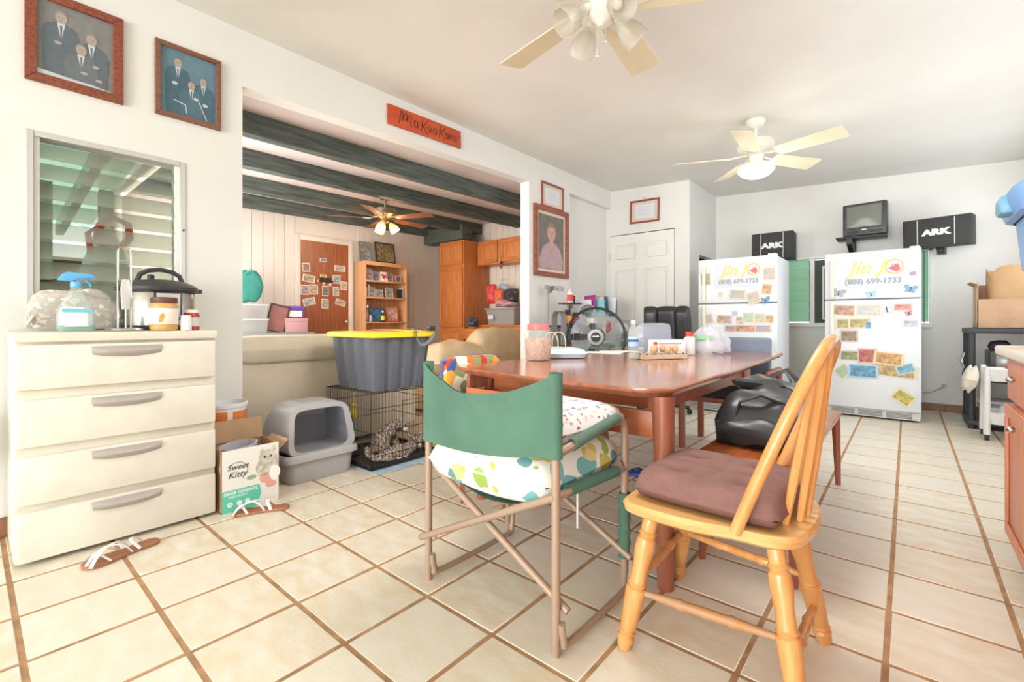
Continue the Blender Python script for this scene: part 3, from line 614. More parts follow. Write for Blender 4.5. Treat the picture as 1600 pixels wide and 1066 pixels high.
# ---- crate, tote, kittens
CX0,CX1,CY0,CY1,CZ = -3.28,-2.70,1.735,2.33,.52
b = B(); b.box(CX0-.02,CX1+.07,CY0+.0,CY1+.02,.0005,.006); tag(b.out('puppy_pad', mat('pad_blue',(176,206,226),.8,var=.08,scale=12)), 'pale blue absorbent pad under the wire crate', 'pad')
t = thing('wire_crate', 'black wire pet crate holding tabby kittens under the tote', 'crate', ((CX0+CX1)/2,(CY0+CY1)/2,.008))
hx,hy = (CX1-CX0)/2,(CY1-CY0)/2
b = B(); b.box(-hx+.006,hx-.006,-hy+.006,hy-.006,.004,.01); 
for a in ((-hx+.006,-hx+.012,-hy+.006,hy-.006),(hx-.012,hx-.006,-hy+.006,hy-.006),(-hx+.006,hx-.006,-hy+.006,-hy+.012),(-hx+.006,hx-.006,hy-.012,hy-.006)): b.box(*a,.004,.035)
b.out('tray', mat('crate_tray',(40,42,44),.5), t)
WIRE = mat('crate_wire',(52,44,40),.45,.3); Z0,Z1 = .006,CZ-.008
def panel(p0, p1, name='wire_panel'):
    b = B(); a, c = Vector(p0), Vector(p1); n = max(2, round((c-a).length/.0285))
    for k in range(n+1):
        q = a.lerp(c, k/n); b.cyl((q.x,q.y,Z0),(q.x,q.y,Z1),.0016 if 0<k<n else .003,seg=4)
    for z in (Z0,.09,.25,.41,Z1): b.cyl((a.x,a.y,z),(c.x,c.y,z),.0028,seg=5)
    return b.out(name, WIRE, t, smooth=0)
panel((hx,-hy,0),(hx,hy,0)); panel((-hx,-hy,0),(hx,-hy,0)); panel((-hx,-hy,0),(-hx,hy,0)); panel((-hx,hy,0),(hx,hy,0))
b = B(); n = 18
for k in range(n+1): b.cyl((-hx+2*hx*k/n,-hy,Z1),(-hx+2*hx*k/n,hy,Z1),.0018,seg=4)
for k in range(5): b.cyl((-hx,-hy+2*hy*k/4,Z1),(hx,-hy+2*hy*k/4,Z1),.0026,seg=4)
b.out('wire_roof', WIRE, t, smooth=0)
b = B()
for a in ((-.13,.05,.0,.25),): 
    b.tube([(hx+.004,-.05,.12),(hx+.004,.25,.12),(hx+.004,.25,.44),(hx+.004,-.05,.44)],.003,5,closed=True)
dr = b.out('door', WIRE, t, smooth=0); b = B(); b.tube([(hx+.008,.18,.33),(hx+.012,.24,.33),(hx+.012,.24,.35),(hx+.008,.16,.35),(hx+.008,.16,.31),(hx+.012,.22,.31)],.003,5); b.out('latch', WIRE, dr)
t = thing('crate_toy', 'yellow hanging toy with teal tail inside the crate', 'toy', (-3.0,1.79,.25))
b = B(); b.ell((0,0,.1),(.022,.022,.045)); b.ell((0,0,.15),.02); b.cyl((0,0,.165),(0,0,.262),.0015,seg=5); b.out('body', mat('toy_yellow',(236,206,70),.6), t)
b = B(); b.tube([(0,0,.06),(.008,0,.0),(-.008,.005,-.06)],[.006,.01,.014],6); b.out('tail', mat('toy_teal',(110,190,180),.7), t)
t = thing('food_bowl', 'black food bowl at the back of the crate', 'bowl', (-3.13,1.85,.019)); b = B(); b.lathe([(.07,0),(.09,.02),(.08,.05),(.07,.05),(.06,.015),(0,.012)]); b.out('bowl', BLACKP, t)
b = B(); b.lathe([(.065,.16),(.075,.165),(.08,.2)],seg=4) if False else None
# skinned bodies
def skinned(name, m, nodes, edges, parent=None, sub=2):
    me = bpy.data.meshes.new(name); me.from_pydata([n[0] for n in nodes], edges, []); o = bpy.data.objects.new(name, me); COL.objects.link(o)
    sk = o.modifiers.new('skin', 'SKIN'); sk.use_smooth_shade = True
    for i, n in enumerate(nodes):
        r = n[1]; r = r if isinstance(r, tuple) else (r, r); me.skin_vertices[0].data[i].radius = r; me.skin_vertices[0].data[i].use_root = (i == 0)
    ss = o.modifiers.new('sub', 'SUBSURF'); ss.levels = sub; ss.render_levels = sub
    dg = bpy.context.evaluated_depsgraph_get(); ev = o.evaluated_get(dg); m2 = bpy.data.meshes.new_from_object(ev)
    o.modifiers.clear(); o.data = m2; bpy.data.meshes.remove(me); m2.name = name
    m2.materials.clear(); m2.materials.append(m)
    m2.polygons.foreach_set('use_smooth', [True]*len(m2.polygons))
    if parent is not None: o.parent = parent
    return o
def tabby(name, dark, light, ax):
    if name in MATS: return MATS[name]
    m = bpy.data.materials.new(name); m.use_nodes = True; MATS[name] = m; nt = m.node_tree; N = nt.nodes; L = nt.links; b = N['Principled BSDF']; b.inputs['Roughness'].default_value = .9
    tc = N.new('ShaderNodeTexCoord'); wv = N.new('ShaderNodeTexWave'); wv.bands_direction = ax; wv.inputs['Scale'].default_value = 13; wv.inputs['Distortion'].default_value = 10; wv.inputs['Detail Scale'].default_value = 2.5
    L.new(tc.outputs['Object'], wv.inputs['Vector']); cr = N.new('ShaderNodeValToRGB'); cr.color_ramp.elements[0].position = .3; cr.color_ramp.elements[1].position = .62
    cr.color_ramp.elements[0].color = rgb(dark); cr.color_ramp.elements[1].color = rgb(light); L.new(wv.outputs['Fac'], cr.inputs[0]); L.new(cr.outputs[0], b.inputs['Base Color'])
    return m
TAB = tabby('tabby_fur',(112,98,86),(196,178,160),'Y'); FURW = mat('fur_white',(238,234,228),.9); PINK = mat('ear_pink',(216,176,168),.8)
EYE = mat('cat_eye',(60,66,44),.2)
def cat_face(t, head, r, fwd, up):
    f = Vector(fwd).normalized(); u_ = Vector(up); u_ = (u_-f*u_.dot(f)).normalized(); s = f.cross(u_); H_ = Vector(head)
    for sg in (-1,1):
        b = B(); c = H_+u_*r*.75+s*sg*r*.6
        b.add([c-s*r*.38, c+s*r*.38, c+u_*r*.8+s*sg*r*.25, c-f*r*.35+u_*r*.05], [(0,1,2),(1,3,2),(3,0,2),(0,3,1)]); b.out('ear', TAB, t, smooth=0)
        b = B(); b.ell(H_+f*r*.82+s*sg*r*.38+u_*r*.18, r*.13, 8, 6); b.out('eye', EYE, t)
    b = B(); b.ell(H_+f*r*.95-u_*r*.28, (r*.42,r*.42,r*.32), 10, 6); b.out('muzzle', FURW, t)
    b = B(); b.ell(H_+f*r*1.3-u_*r*.12, r*.12, 6, 5); b.out('nose', PINK, t)
# kitten sitting hunched, back to the viewer's left, head turned down right
t = thing('tabby_kitten', 'striped tabby kitten sitting hunched in the middle of the crate', 'cat', (-2.97,1.99,.02), 0, 'tabby kittens in the wire crate')
nd = [((0,0,.075),.075),((.0,.02,.14),.075),((.0,.06,.195),.062),((.0,.115,.2),.045),((.0,.16,.185),.056),((.03,.1,.1),.028),((.045,.12,.03),.02),((.05,.15,.012),.016),((-.03,.1,.1),.028),((-.045,.12,.03),.02),((-.045,.15,.012),.016),((.05,.0,.05),.045),((.075,.05,.02),.022),((-.05,0,.05),.045),((-.07,.05,.02),.022),((-.02,-.08,.03),.018),((.06,-.11,.018),.014),((.12,-.08,.016),.01)]
skinned('body', TAB, nd, [(0,1),(1,2),(2,3),(3,4),(2,5),(5,6),(6,7),(2,8),(8,9),(9,10),(0,11),(11,12),(0,13),(13,14),(0,15),(15,16),(16,17)], t)
cat_face(t, (0,.168,.188), .054, (.5,.8,-.35), (0,.2,1))
t = thing('tabby_kitten', 'tabby kitten lying along the crate front with white paws', 'cat', (-2.785,1.98,.02), 0, 'tabby kittens in the wire crate')
nd = [((0,0,.05),.046),((0,.08,.05),.046),((0,.14,.058),.036),((0,.185,.075),.04),((0,-.08,.045),.048),((.03,-.09,.03),.026),((.055,-.04,.016),.016),((.06,-.01,.014),.014),((.03,.1,.03),.022),((.05,.06,.016),.015),((.06,.02,.013),.014),((-.02,-.15,.03),.018),((-.03,-.2,.07),.018),((-.02,-.21,.13),.015)]
skinned('body', TAB, nd, [(0,1),(1,2),(2,3),(0,4),(4,5),(5,6),(6,7),(1,8),(8,9),(9,10),(4,11),(11,12),(12,13)], t)
cat_face(t, (0,.19,.078), .036, (.85,.4,-.1), (0,0,1))
for y in (-.005,.015,.06):
    b = B(); b.ell((.062,y-.01,.014),(.018,.016,.013),10,6); b.out('paw', FURW, t)
t = thing('tabby_kitten', 'small pale tabby kitten at the far right end of the crate', 'cat', (-2.90,2.27,.02), 0, 'tabby kittens in the wire crate')
nd = [((0,0,.06),.045),((-.04,-.01,.065),.045),((.04,0,.07),.034),((.07,0,.1),.034),((.05,.02,.025),.016),((.07,.025,.012),.014),((.05,-.02,.025),.016),((.07,-.025,.012),.014),((-.08,.02,.03),.016),((-.13,.0,.02),.011)]
skinned('body', TAB, nd, [(0,1),(0,2),(2,3),(2,4),(4,5),(2,6),(6,7),(1,8),(8,9)], t); cat_face(t, (.072,0,.102), .032, (.9,-.4,0), (0,0,1))
# ---- tote
t = thing('storage_tote', 'dark grey storage tote with yellow lid on the wire crate', 'tote', (-2.985,2.005,.524), .03)
SL = mat('slate_plastic',(98,102,111),.42); YEL = mat('yellow_lid',(244,214,40),.4)
b = B()
def ribbed(sx, sy, z, amp=.012):
    out = []
    for (x0,y0),(x1,y1) in zip(((sx,-sy),(sx,sy),(-sx,sy),(-sx,-sy)), ((sx,sy),(-sx,sy),(-sx,-sy),(sx,-sy))):
        nx, ny = (y1-y0), -(x1-x0); l = math.hypot(nx,ny); nx/=l; ny/=l
        for k in range(24):
            u = k/24; rib = amp*(1 if (int(u*12+.5)%3==0 and .04<u<.96) else 0)
            c_ = .03*(max(0,.06-u)/.06+max(0,u-.94)/.06)
            out.append((x0+(x1-x0)*u-nx*(rib+c_*.5), y0+(y1-y0)*u-ny*(rib+c_*.5), z))
    return out
loft(b, [ribbed(.235,.215,0), ribbed(.268,.248,.34), ribbed(.268,.248,.372,0)]); b.out('tub', SL, t, smooth=30)
b = B(); loft(b, [rr(.57,.53,.03,.365), rr(.6,.56,.04,.37), rr(.6,.56,.04,.398), rr(.57,.53,.04,.406), rr(.5,.46,.04,.406), rr(.48,.44,.04,.4)]); b.out('lid', YEL, t)
t = thing('webbing_strap', 'grey webbing strap with buckle hanging over the tote lid', 'strap', (-2.69,2.07,.935))
b = B(); b.tube([(-.2,.1,.012),(-.1,.06,.012),(-.01,.0,.016),(.018,.01,.0),(.022,.02,-.06),(.02,.05,-.1),(.012,.1,-.1),(.015,.16,-.06),(.018,.17,-.02)],.011,6,flat=.2); b.out('webbing', mat('strap_grey',(130,130,134),.8), t)
b = B(); b.box(-.02,.02,.14,.19,.0,.035); b.out('buckle', BLACKP, t, bev=.005)
for lab,c,s,rz,cl in (('orange envelope lying on the yellow tote lid',(-2.95,1.98,.9305),(.3,.22),.3,(240,160,70)),('yellow folder on the yellow tote lid by the strap',(-2.82,2.1,.9345),(.26,.16),-.4,(246,206,70)),('pink and white leaflet on the tote lid',(-3.05,2.1,.9385),(.22,.15),.8,(236,170,160))):
    b = B(); b.box(-s[0]/2,s[0]/2,-s[1]/2,s[1]/2,0,.0035); tag(place(b.out('envelope', mat('paper_%d'%cl[1],cl,.7,var=.08,scale=20)), c, rz), lab, 'paper', 'papers on the tote lid')
# ================================================================ LOUNGE AND CORNER DESK
TAN = mat('cream_leather',(230,218,196),.5,var=.06,scale=4,bump=.08,bscale=30); TAN2 = mat('tan_leather',(216,190,152),.45,var=.07,scale=4,bump=.1,bscale=30)
OAK = wood('oak',(206,132,72),(184,108,56),.4,(18,18,1.3),2.4); OAK_H = wood('oak_rail',(200,124,66),(178,102,52),.4,(1.5,18,18),2.4); PINE = wood('pine_laminate',(220,170,124),(206,152,106),.5,(16,16,1.2),2)
# sofa with its back in the opening
t = thing('sofa', 'cream leather sofa with its back turned to the dining room', 'sofa', (-3.88,1.90,0))
b = B(); b.box(.28,.40,-.72,.72,.04,.82); b.out('back_panel', TAN, t, bev=.02)
b = B(); b.pillow(.26,1.62,.2,(.31,0,.80),n=30,p=9,q=.4,wob=.02,seed=2); b.out('back_cushion', TAN, t, smooth=80)
b = B(); b.box(-.5,.28,-.72,.72,.05,.3); b.out('base', TAN, t, bev=.02)
for y in (-.36,.36):
    b = B(); b.pillow(.76,.7,.2,(-.1,y,.38),n=10,p=6,q=.35); b.out('seat_cushion', TAN, t)
for y in (-.77,.77):
    b = B(); b.box(-.5,.36,y-.09,y+.09,.04,.58); b.out('arm', TAN, t, bev=.05,bseg=3)
# second sofa
t = thing('recliner', 'tan leather recliner with puffy back in the lounge', 'recliner', (-4.02,3.92,0))
b = B(); b.box(-.42,.3,-.72,.86,.04,.42); b.out('base', TAN2, t, bev=.03)
b = B(); b.pillow(.34,.92,.62,(.12,.36,.62),n=24,p=4,q=.45,wob=.04,seed=3); b.out('back_cushion', TAN2, t, smooth=80)
b = B(); b.pillow(.56,.72,.36,(.06,-.38,.6),RX(.12),n=24,p=3,q=.5,wob=.05,seed=5); b.out('arm', TAN2, t, smooth=80)
b = B(); b.pillow(.5,.6,.2,(-.36,.2,.5),n=10,p=5,q=.4); b.out('seat_cushion', TAN2, t)
# console with clutter at left back
t = thing('console_table', 'grey console table against the lounge back wall', 'table', (-5.86,2.33,0))
b = B(); b.box(-.28,.28,-.47,.47,.84,.872); b.out('top', mat('console_grey',(148,146,140),.6), t, bev=.004)
for x in (-.24,.24):
    for y in (-.43,.43):
        b = B(); b.box(x-.02,x+.02,y-.02,y+.02,0,.84); b.out('leg', mat('console_grey',(0,0,0)), t)
for k,(z,lab) in enumerate(((.8735,'lower clear plastic bin of red things on the console'),(1.0405,'upper clear plastic bin on the console under the teal backpack'))):
    t = thing('clear_bin', lab, 'bin', (-5.75,2.1,z), group='clear bins stacked on the console')
    b = B(); loft(b,[rr(.28,.3,.02,0),rr(.3,.33,.02,.14),rr(.29,.32,.02,.14),rr(.27,.29,.02,.004)]); b.out('tub', clear('bin_film',(236,238,238),.3,.2), t)
    b = B(); loft(b,[rr(.31,.34,.02,.142),rr(.31,.34,.02,.16),rr(.27,.3,.02,.165)]); b.out('lid', clear('bin_film2',(236,238,238),.6,.2), t)
    b = B(); b.pillow(.22,.24,.1,(0,0,.06),n=8,wob=.2,seed=k); b.out('contents', mat('bin_red' if k else 'bin_grey',(190,84,76) if k else (186,180,176),.8,var=.2), t)
t = thing('backpack', 'teal backpack on top of the clear bins', 'backpack', (-5.75,2.08,1.235))
b = B(); b.pillow(.22,.3,.36,(0,0,.17),n=12,p=3.5,q=.4,flat=0,wob=.05); b.out('bag', mat('teal_cloth',(64,150,138),.8,var=.1), t); b = B(); b.tube([(.1,-.05,.3),(.13,0,.36),(.1,.05,.3)],.008,6); b.out('handle', mat('teal_cloth',(0,0,0)), t)
t = thing('framed_print', 'dark framed reddish print leaning on the console', 'picture', (-5.70,2.42,.873+.002), rot=(0,0,0))
M_ = Matrix.Translation((-5.72,2.405,1.04)) @ RX(-.22) @ FX; t.location = M_.translation; t.rotation_euler = M_.to_euler()
frame_parts(t,.23,.33,.014,mat('frame_dark',(66,60,58),.5),mats=[mat('print_reddish',(168,112,104),.4,var=.1)])
for nm,lab,c,s,cl in (('storage_carton','pink storage box on the console',(-5.82,2.62,.873),(.3,.26,.17),(206,160,166)),('storage_carton','purple and white carton on top of the pink box',(-5.84,2.62,1.044),(.24,.22,.15),(110,80,176))):
    t = thing(nm,lab,'box',c); b = B(); b.box(-s[0]/2,s[0]/2,-s[1]/2,s[1]/2,0,s[2]-.012); b.out('body', mat('carton_%d'%cl[0],cl,.6), t, bev=.004)
    b = B(); b.box(-s[0]/2-.004,s[0]/2+.004,-s[1]/2-.004,s[1]/2+.004,s[2]-.045,s[2]); b.out('lid', mat('carton_%d'%cl[0],cl,.6), t, bev=.004)
    if cl[0] == 110:
        b = B(); b.box(s[0]/2+.004,s[0]/2+.006,-.08,.08,.02,.09)
        for k in range(4): b.box(s[0]/2+.006,s[0]/2+.0075,-.07+k*.037,-.045+k*.037,.03,.06)
        b.out('white_print', PAPER, t)
b = B(); b.surf(lambda u,v: Vector(((.1-.02*v)*math.cos(6.283*u)*(1+.1*math.sin(31*u)), (.075-.01*v)*math.sin(6.283*u)*(1+.1*math.cos(25*u)), .0+.78*v)), 30, 6, cu=True); tag(place(b.out('foil_bag', mat('foil',(176,182,180),.35,.6,bump=.6,bscale=14)),(-6.06,2.96,0.0)), 'crumpled silver bag standing by the brown door', 'bag')
# ---- photographs taped to the brown door
pics = [(525,280,50,70,.1,(170,130,110),'dark photograph at the upper left of the brown door'),(655,225,50,28,0,(120,150,180),'small blue sign at the top of the brown door'),(780,290,80,50,-.03,(206,190,180),'white-bordered photograph at upper right of the brown door'),(545,365,84,58,-.15,(196,172,150),'tilted photograph left of the yellow note'),(655,348,45,28,0,(226,200,80),'yellow note in the middle of the brown door'),(755,372,58,70,0,(170,184,200),'pale blue print right of the yellow note'),(515,450,52,78,0,(180,170,170),'upright photograph at the left edge of the brown door'),(582,448,58,80,.03,(208,186,164),'peach photograph beside the leftmost upright one'),(670,460,45,86,0,(130,140,136),'dark upright photograph below the yellow note'),(750,465,45,75,.02,(190,196,190),'upright grey photograph right of the dark one'),(810,420,50,70,-.12,(214,196,164),'cream photograph at the right edge of the brown door'),(548,540,84,58,.25,(206,200,196),'tilted photograph at lower left of the door'),(668,556,50,80,0,(200,190,176),'lowest upright photograph on the brown door'),(785,548,75,48,-.3,(204,186,166),'tilted photograph at lower right of the door'),(617,383,14,18,0,(236,190,180),'tiny pink sticker left below the yellow note'),(658,402,20,18,0,(240,206,196),'small pale sticker below the yellow note'),(695,380,16,20,0,(230,180,170),'tiny pink sticker right of the yellow note'),(707,412,22,22,.5,(226,190,214),'round lilac sticker on the brown door'),(795,340,18,14,0,(230,80,80),'small red sticker on the brown door')]
for zx,zy,w_,h_,ro,cl,lab in pics:
    u, v = zx/4.845+370, zy/4.845+360; p = pxX(u,v,XB+.017); k = 5.95/FPX/4.845
    W_, H_ = w_*k*1.22, h_*k
    t = thing('photograph', lab, 'photograph', group='photographs taped to the brown door'); M_ = Matrix.Translation((XB+.0172,p.y,p.z)) @ FX @ RZ(ro); t.location = M_.translation; t.rotation_euler = M_.to_euler()
    b = B(); b.box(-W_/2,W_/2,-H_/2,H_/2,0,.0012); b.out('paper', mat('photo_paper',(226,218,206),.5) if w_ > 30 else mat('st_%d_%d'%(cl[1],cl[2]),cl,.5), t, smooth=0)
    if w_ > 30:
        b = B(); b.box(-W_/2*.82,W_/2*.82,-H_/2*.8,H_/2*.8,.0012,.0018); b.out('image', mat('ph_%d_%d'%(cl[0],cl[2]),cl,.4,col2=tuple(x*.65 for x in cl),scale=28), t, smooth=0)
# ---- bookshelf
t = thing('bookcase', 'light pine bookcase beside the brown door', 'bookcase', (-6.03,4.055,0))
b = B(); b.box(-.14,.14,-.365,-.345,0,1.877); b.out('side_panel', PINE, t, bev=.002); b = B(); b.box(-.14,.14,.345,.365,0,1.877); b.out('side_panel', PINE, t, bev=.002)
b = B(); b.box(-.142,-.136,-.345,.345,0,1.85); b.out('back_panel', PINE, t)
b = B(); b.box(-.14,.14,-.345,.345,1.855,1.877); b.box(.125,.142,-.345,.345,1.82,1.856); b.out('top', PINE, t, bev=.002)
SHZ = (1.60,1.36,1.0,.65,.3,.06)
for z in SHZ:
    b = B(); b.box(-.136,.138,-.345,.345,z-.02,z); b.out('shelf', PINE, t, bev=.002)
def stand_frame(lab, X, y, z, w_, h_, fw, fc, pc, tilt=.18, cat='picture', grp='framed pictures in the bookcase'):
    t = thing('framed_photo', lab, cat, group=grp); M_ = Matrix.Translation((X-math.sin(tilt)*h_/2, y, z+math.cos(tilt)*h_/2+.002)) @ RY(-tilt) @ FX; t.location = M_.translation; t.rotation_euler = M_.to_euler()
    frame_parts(t, w_, h_, fw, mat('frm_%d_%d'%(fc[0],fc[2]),fc,.5), .014, mats=[mat('fp_%d_%d'%(pc[0],pc[2]),pc,.35,col2=tuple(x*.6 for x in pc),scale=22)])
stand_frame('grey framed picture leaning on top of the bookcase, left one',-6.04,3.80,1.878,.2,.3,.012,(120,116,112),(170,166,160))
stand_frame('black framed picture leaning on top of the bookcase',-5.95,4.08,1.878,.34,.31,.02,(48,44,42),(150,132,96))
for y,w_,h_,pc,lab in ((3.79,.12,.17,(170,160,170),'grey-lilac picture at left of the top bookcase shelf'),(3.92,.13,.14,(150,146,160),'small grey picture on the top bookcase shelf'),(4.17,.1,.13,(150,156,160),'silver framed picture at right of the top shelf'),(4.3,.1,.1,(120,124,130),'smallest dark picture at right end of the top shelf')):
    stand_frame(lab,-5.97+.03*math.sin(y*40),y,1.601,w_,h_,.008,(190,186,182),pc)
for y,w_,h_,pc,lab in ((3.86,.14,.16,(190,196,196),'pale picture at left of the second bookcase shelf'),(4.0,.12,.12,(176,180,176),'pale grey picture in the middle of the second shelf'),(4.15,.13,.15,(170,172,164),'upright grey picture on the second bookcase shelf')):
    stand_frame(lab,-5.97+.03*math.sin(y*50),y,1.361,w_,h_,.008,(204,202,198),pc)
stand_frame('blue landscape picture on the lower bookcase shelf',-5.95,3.93,1.001,.24,.2,.01,(70,90,110),(80,140,190)); stand_frame('red framed picture on the lower bookcase shelf',-5.95,4.2,1.001,.2,.22,.016,(214,110,90),(232,196,186))
t = thing('ornament', 'red and white spiky ornament on the top bookcase shelf', 'ornament', (-5.95,4.04,1.602)); b = B()
for k in range(14):
    a = k*2.4; b.cyl((0,0,.07),(.02*math.sin(k),.075*math.cos(a),.07+.07*math.sin(a)),.009,.003,seg=6)
b.out('spikes', mat('spiky_red',(206,60,54),.5), t); b = B(); b.box(-.02,.02,-.06,.06,0,.03); b.box(-.008,0,-.06,.06,.03,.14); b.out('backing', PAPER, t)
for k in range(5):
    b = B(); hh = .14+.02*(k%3); b.box(-.06,.06,-.008,.008,0,hh); cl = ((220,214,206),(60,58,62),(190,186,180),(40,44,50),(206,200,190))[k]
    tag(place(b.out('book', mat('bk%d'%k,cl,.6), bev=.001),(-5.97,(3.725,3.745,3.765,4.34,4.36)[k],1.361)), ('cream book at the far left of the second bookcase shelf','black book second from left on the second shelf','grey book third from left on the second shelf','dark book near the right end of the second shelf','pale book at the right end of the second shelf')[k], 'book', 'books on the second bookcase shelf')
for lab,y,cl,r,h in (('dark bottle with yellow label on the lower bookcase shelf',3.99,(44,46,54),.03,.16),('small lilac bottle at left of the lower bookcase shelf',3.78,(196,186,210),.025,.12),('brown tall bottle at the left end of the lower shelf',3.735,(110,80,66),.022,.24)):
    t = thing('bottle', lab, 'bottle', (-5.90,y,1.0015)); b = B(); b.lathe([(r*.95,0),(r,.004),(r,h*.62),(r*.5,h*.75),(r*.42,h*.86)],seg=16); b.out('glass', mat('btl_%d'%cl[2],cl,.25), t)
    b = B(); b.lathe([(r*.48,h*.85),(r*.48,h),(0,h)],seg=12); b.out('cap', WHITEP if cl[0]<150 else BLACKP, t)
    if cl[0] == 44:
        b = B(); b.lathe([(r*1.02,.02),(r*1.03,.022),(r*1.03,.085),(r*1.02,.087)],seg=16); b.out('label', YEL, t)
# ---- oak pantry and wall cabinets
def cab_door(t, x0, x1, z0, z1, y, name='door'):
    d = B(); d.box(x0,x1,y-.018,y,z0,z1); o = d.out(name, OAK, t, bev=.003)
    fr = .055
    for a,m in (((x0,x1,z0,z0+fr),OAK_H),((x0,x1,z1-fr,z1),OAK_H),((x0,x0+fr,z0+fr,z1-fr),OAK),((x1-fr,x1,z0+fr,z1-fr),OAK)):
        q = B(); q.box(a[0],a[1],y-.026,y-.018,a[2],a[3]); q.out('rail', m, o, bev=.002, bseg=1)
    return o
t = thing('pantry_cabinet', 'tall oak pantry cabinet in the lounge corner', 'cabinet', (-5.425,5.2,0))
b = B(); b.box(-.275,.275,-.28,.29,0,2.255); b.out('carcass', OAK, t, bev=.003)
for z0,z1 in ((.1,.88),(.92,1.84),(1.88,2.23)): cab_door(t,-.255,.255,z0,z1,-.28)
for k in range(3):
    x0 = -5.145+k*.47; t = thing('wall_cabinet', ('oak wall cabinet next to the pantry','second oak wall cabinet from the pantry','third oak wall cabinet, farthest from the pantry')[k], 'cabinet', (x0+.235,5.35,1.88), group='oak wall cabinets in the lounge')
    b = B(); b.box(-.234,.234,-.14,.14,0,.37); b.out('carcass', OAK, t, bev=.003); cab_door(t,-.2,.2,.02,.35,-.14)
t = thing('wall_ornament', 'small red and black ornament hanging from the oak wall cabinets', 'ornament', pxY(783,415,5.17))
b = B(); b.ell((0,0,0),(.035,.02,.03)); b.out('body', mat('orn_red',(150,60,56),.5), t); b = B(); b.ell((0,0,.04),(.022,.018,.022)); b.cyl((0,.0,.06),(0,.0,.17),.0015,seg=5); b.ell((0,0,-.035),(.01,.01,.015)); b.out('head', BLACKP, t)
t = thing('base_cabinet', 'low oak cabinet with open drawer beside the pantry', 'cabinet', (-4.4,5.2,0))
b = B(); b.box(-.74,.74,-.2,.29,0,.93); b.out('carcass', OAK, t, bev=.003); b = B(); b.box(-.745,.745,-.22,.29,.93,.955); b.out('worktop', OAK_H, t, bev=.003)
b = B(); b.box(-.72,-.34,-.42,-.2,.74,.9); b.out('drawer', OAK_H, t, bev=.003)
for k in range(3): cab_door(t,-.3+k*.34,.02+k*.34,.1,.88,-.2)
t = thing('grey_bin', 'grey storage bin heaped with clutter on the oak cabinet', 'bin', (-4.5,5.18,.957)); b = B(); loft(b,[rr(.5,.3,.03,0),rr(.56,.36,.03,.22),rr(.6,.4,.03,.225),rr(.6,.4,.03,.24),rr(.54,.34,.03,.24),rr(.48,.28,.03,.01)]); b.out('tub', mat('bin_greyish',(150,150,146),.5), t)
b = B(); b.box(-.2,-.1,-.197,-.192,.08,.14); b.out('label', mat('bin_label',(206,214,222),.5), t)
for k,(lab,du,dv,s,cl) in enumerate((('crumpled red snack bag on the grey bin',768,460,(.2,.12,.26),(206,70,66)),('pink folded cloth on the grey bin',790,474,(.34,.2,.07),(216,166,170)),('black bag on the grey bin beside the red snack bag',800,462,(.2,.14,.16),(60,58,62)),('orange bag behind the red snack bag',780,467,(.14,.1,.18),(224,110,70)),('dark blue cloth on the open oak drawer',738,484,(.16,.14,.1),(70,80,100)))):
    p = pxY(du,dv,5.15 if k<4 else 4.9); z0 = (1.29 if k != 1 else 1.2) if k<4 else .957
    b = B(); b.pillow(s[0],s[2]+.04,s[1],(0,0,0),RX(R90),n=10,p=3,wob=.25,seed=k+20); tag(place(b.out('soft_bag', mat('sb%d'%k,cl,.5,bump=.3,bscale=20)),(p.x,p.y,max(p.z,z0+s[2]/2)) if k<4 else (-4.93,4.89,1.0),.2*k), lab, 'bag')
b = B(); b.box(-.1,.1,-.004,.004,-.1,.1); tag(place(b.out('folder', mat('folder_blue',(150,186,206),.6)),pxY(786,456,5.25),rot=(.1,.5,0)),'pale blue folder with yellow edge standing in the grey bin','folder')
p0 = pxY(779,438,YE-.01)
b = B()
for r_ in range(3):
    b.tube([(p0.x+k*.012,YE-.0095,p0.z-r_*.075+.012*math.sin(k*1.9+r_)) for k in range(20)],.002,4,flat=.5)
tag(b.out('wall_script', mat('script_grey',(120,116,112),.7)),'three lines of faint script lettering on the lounge end wall','lettering')
# ---- ceiling fans
def blade(parent, ang, r0, r1, w0, w1, z, m, iron, pitch=.2, zi=None):
    M_ = RZ(ang) @ Matrix.Translation((0,0,z)) @ RX(pitch)
    b = B(); b.prism([(r0,-w0/2),(r0+.03,-w0/2-.004),(r1-.012,-w1/2),(r1-.003,-w1/2+.008),(r1,-w1/4),(r1,w1/4),(r1-.003,w1/2-.008),(r1-.012,w1/2),(r0+.03,w0/2+.004),(r0,w0/2)],-.003,.003,M=M_); o = b.out('blade', m, parent, bev=.001, bseg=1)
    b = B(); b.tube([RZ(ang)@Vector((.07,0,zi or z)),RZ(ang)@Vector((.12,.012,(zi or z)-.01)),M_@Vector((r0+.06,0,-.006))],.008,6); b.prism([(r0,-.03),(r0+.07,-.012),(r0+.09,0),(r0+.07,.012),(r0,.03)],-.008,-.003,M=M_); b.out('blade_iron', iron, o)
CREAMB = mat('cream_blade',(240,228,196),.5,var=.03); FANW = mat('fan_white',(240,236,226),.4)
def bulb(parent, c, d, shade_m, name='shade', ks=1.0):
    d = Vector(d).normalized(); q = Vector((0,0,1)).rotation_difference(d).to_matrix().to_4x4()
    b = B(); b.lathe([(z_[0]*ks,z_[1]*ks) for z_ in ((.02,0),(.026,.02),(.045,.05),(.056,.085),(.058,.125),(.055,.125),(.053,.085),(.04,.05),(.022,.024))],c,18,M=q); return b.out(name, shade_m, parent)
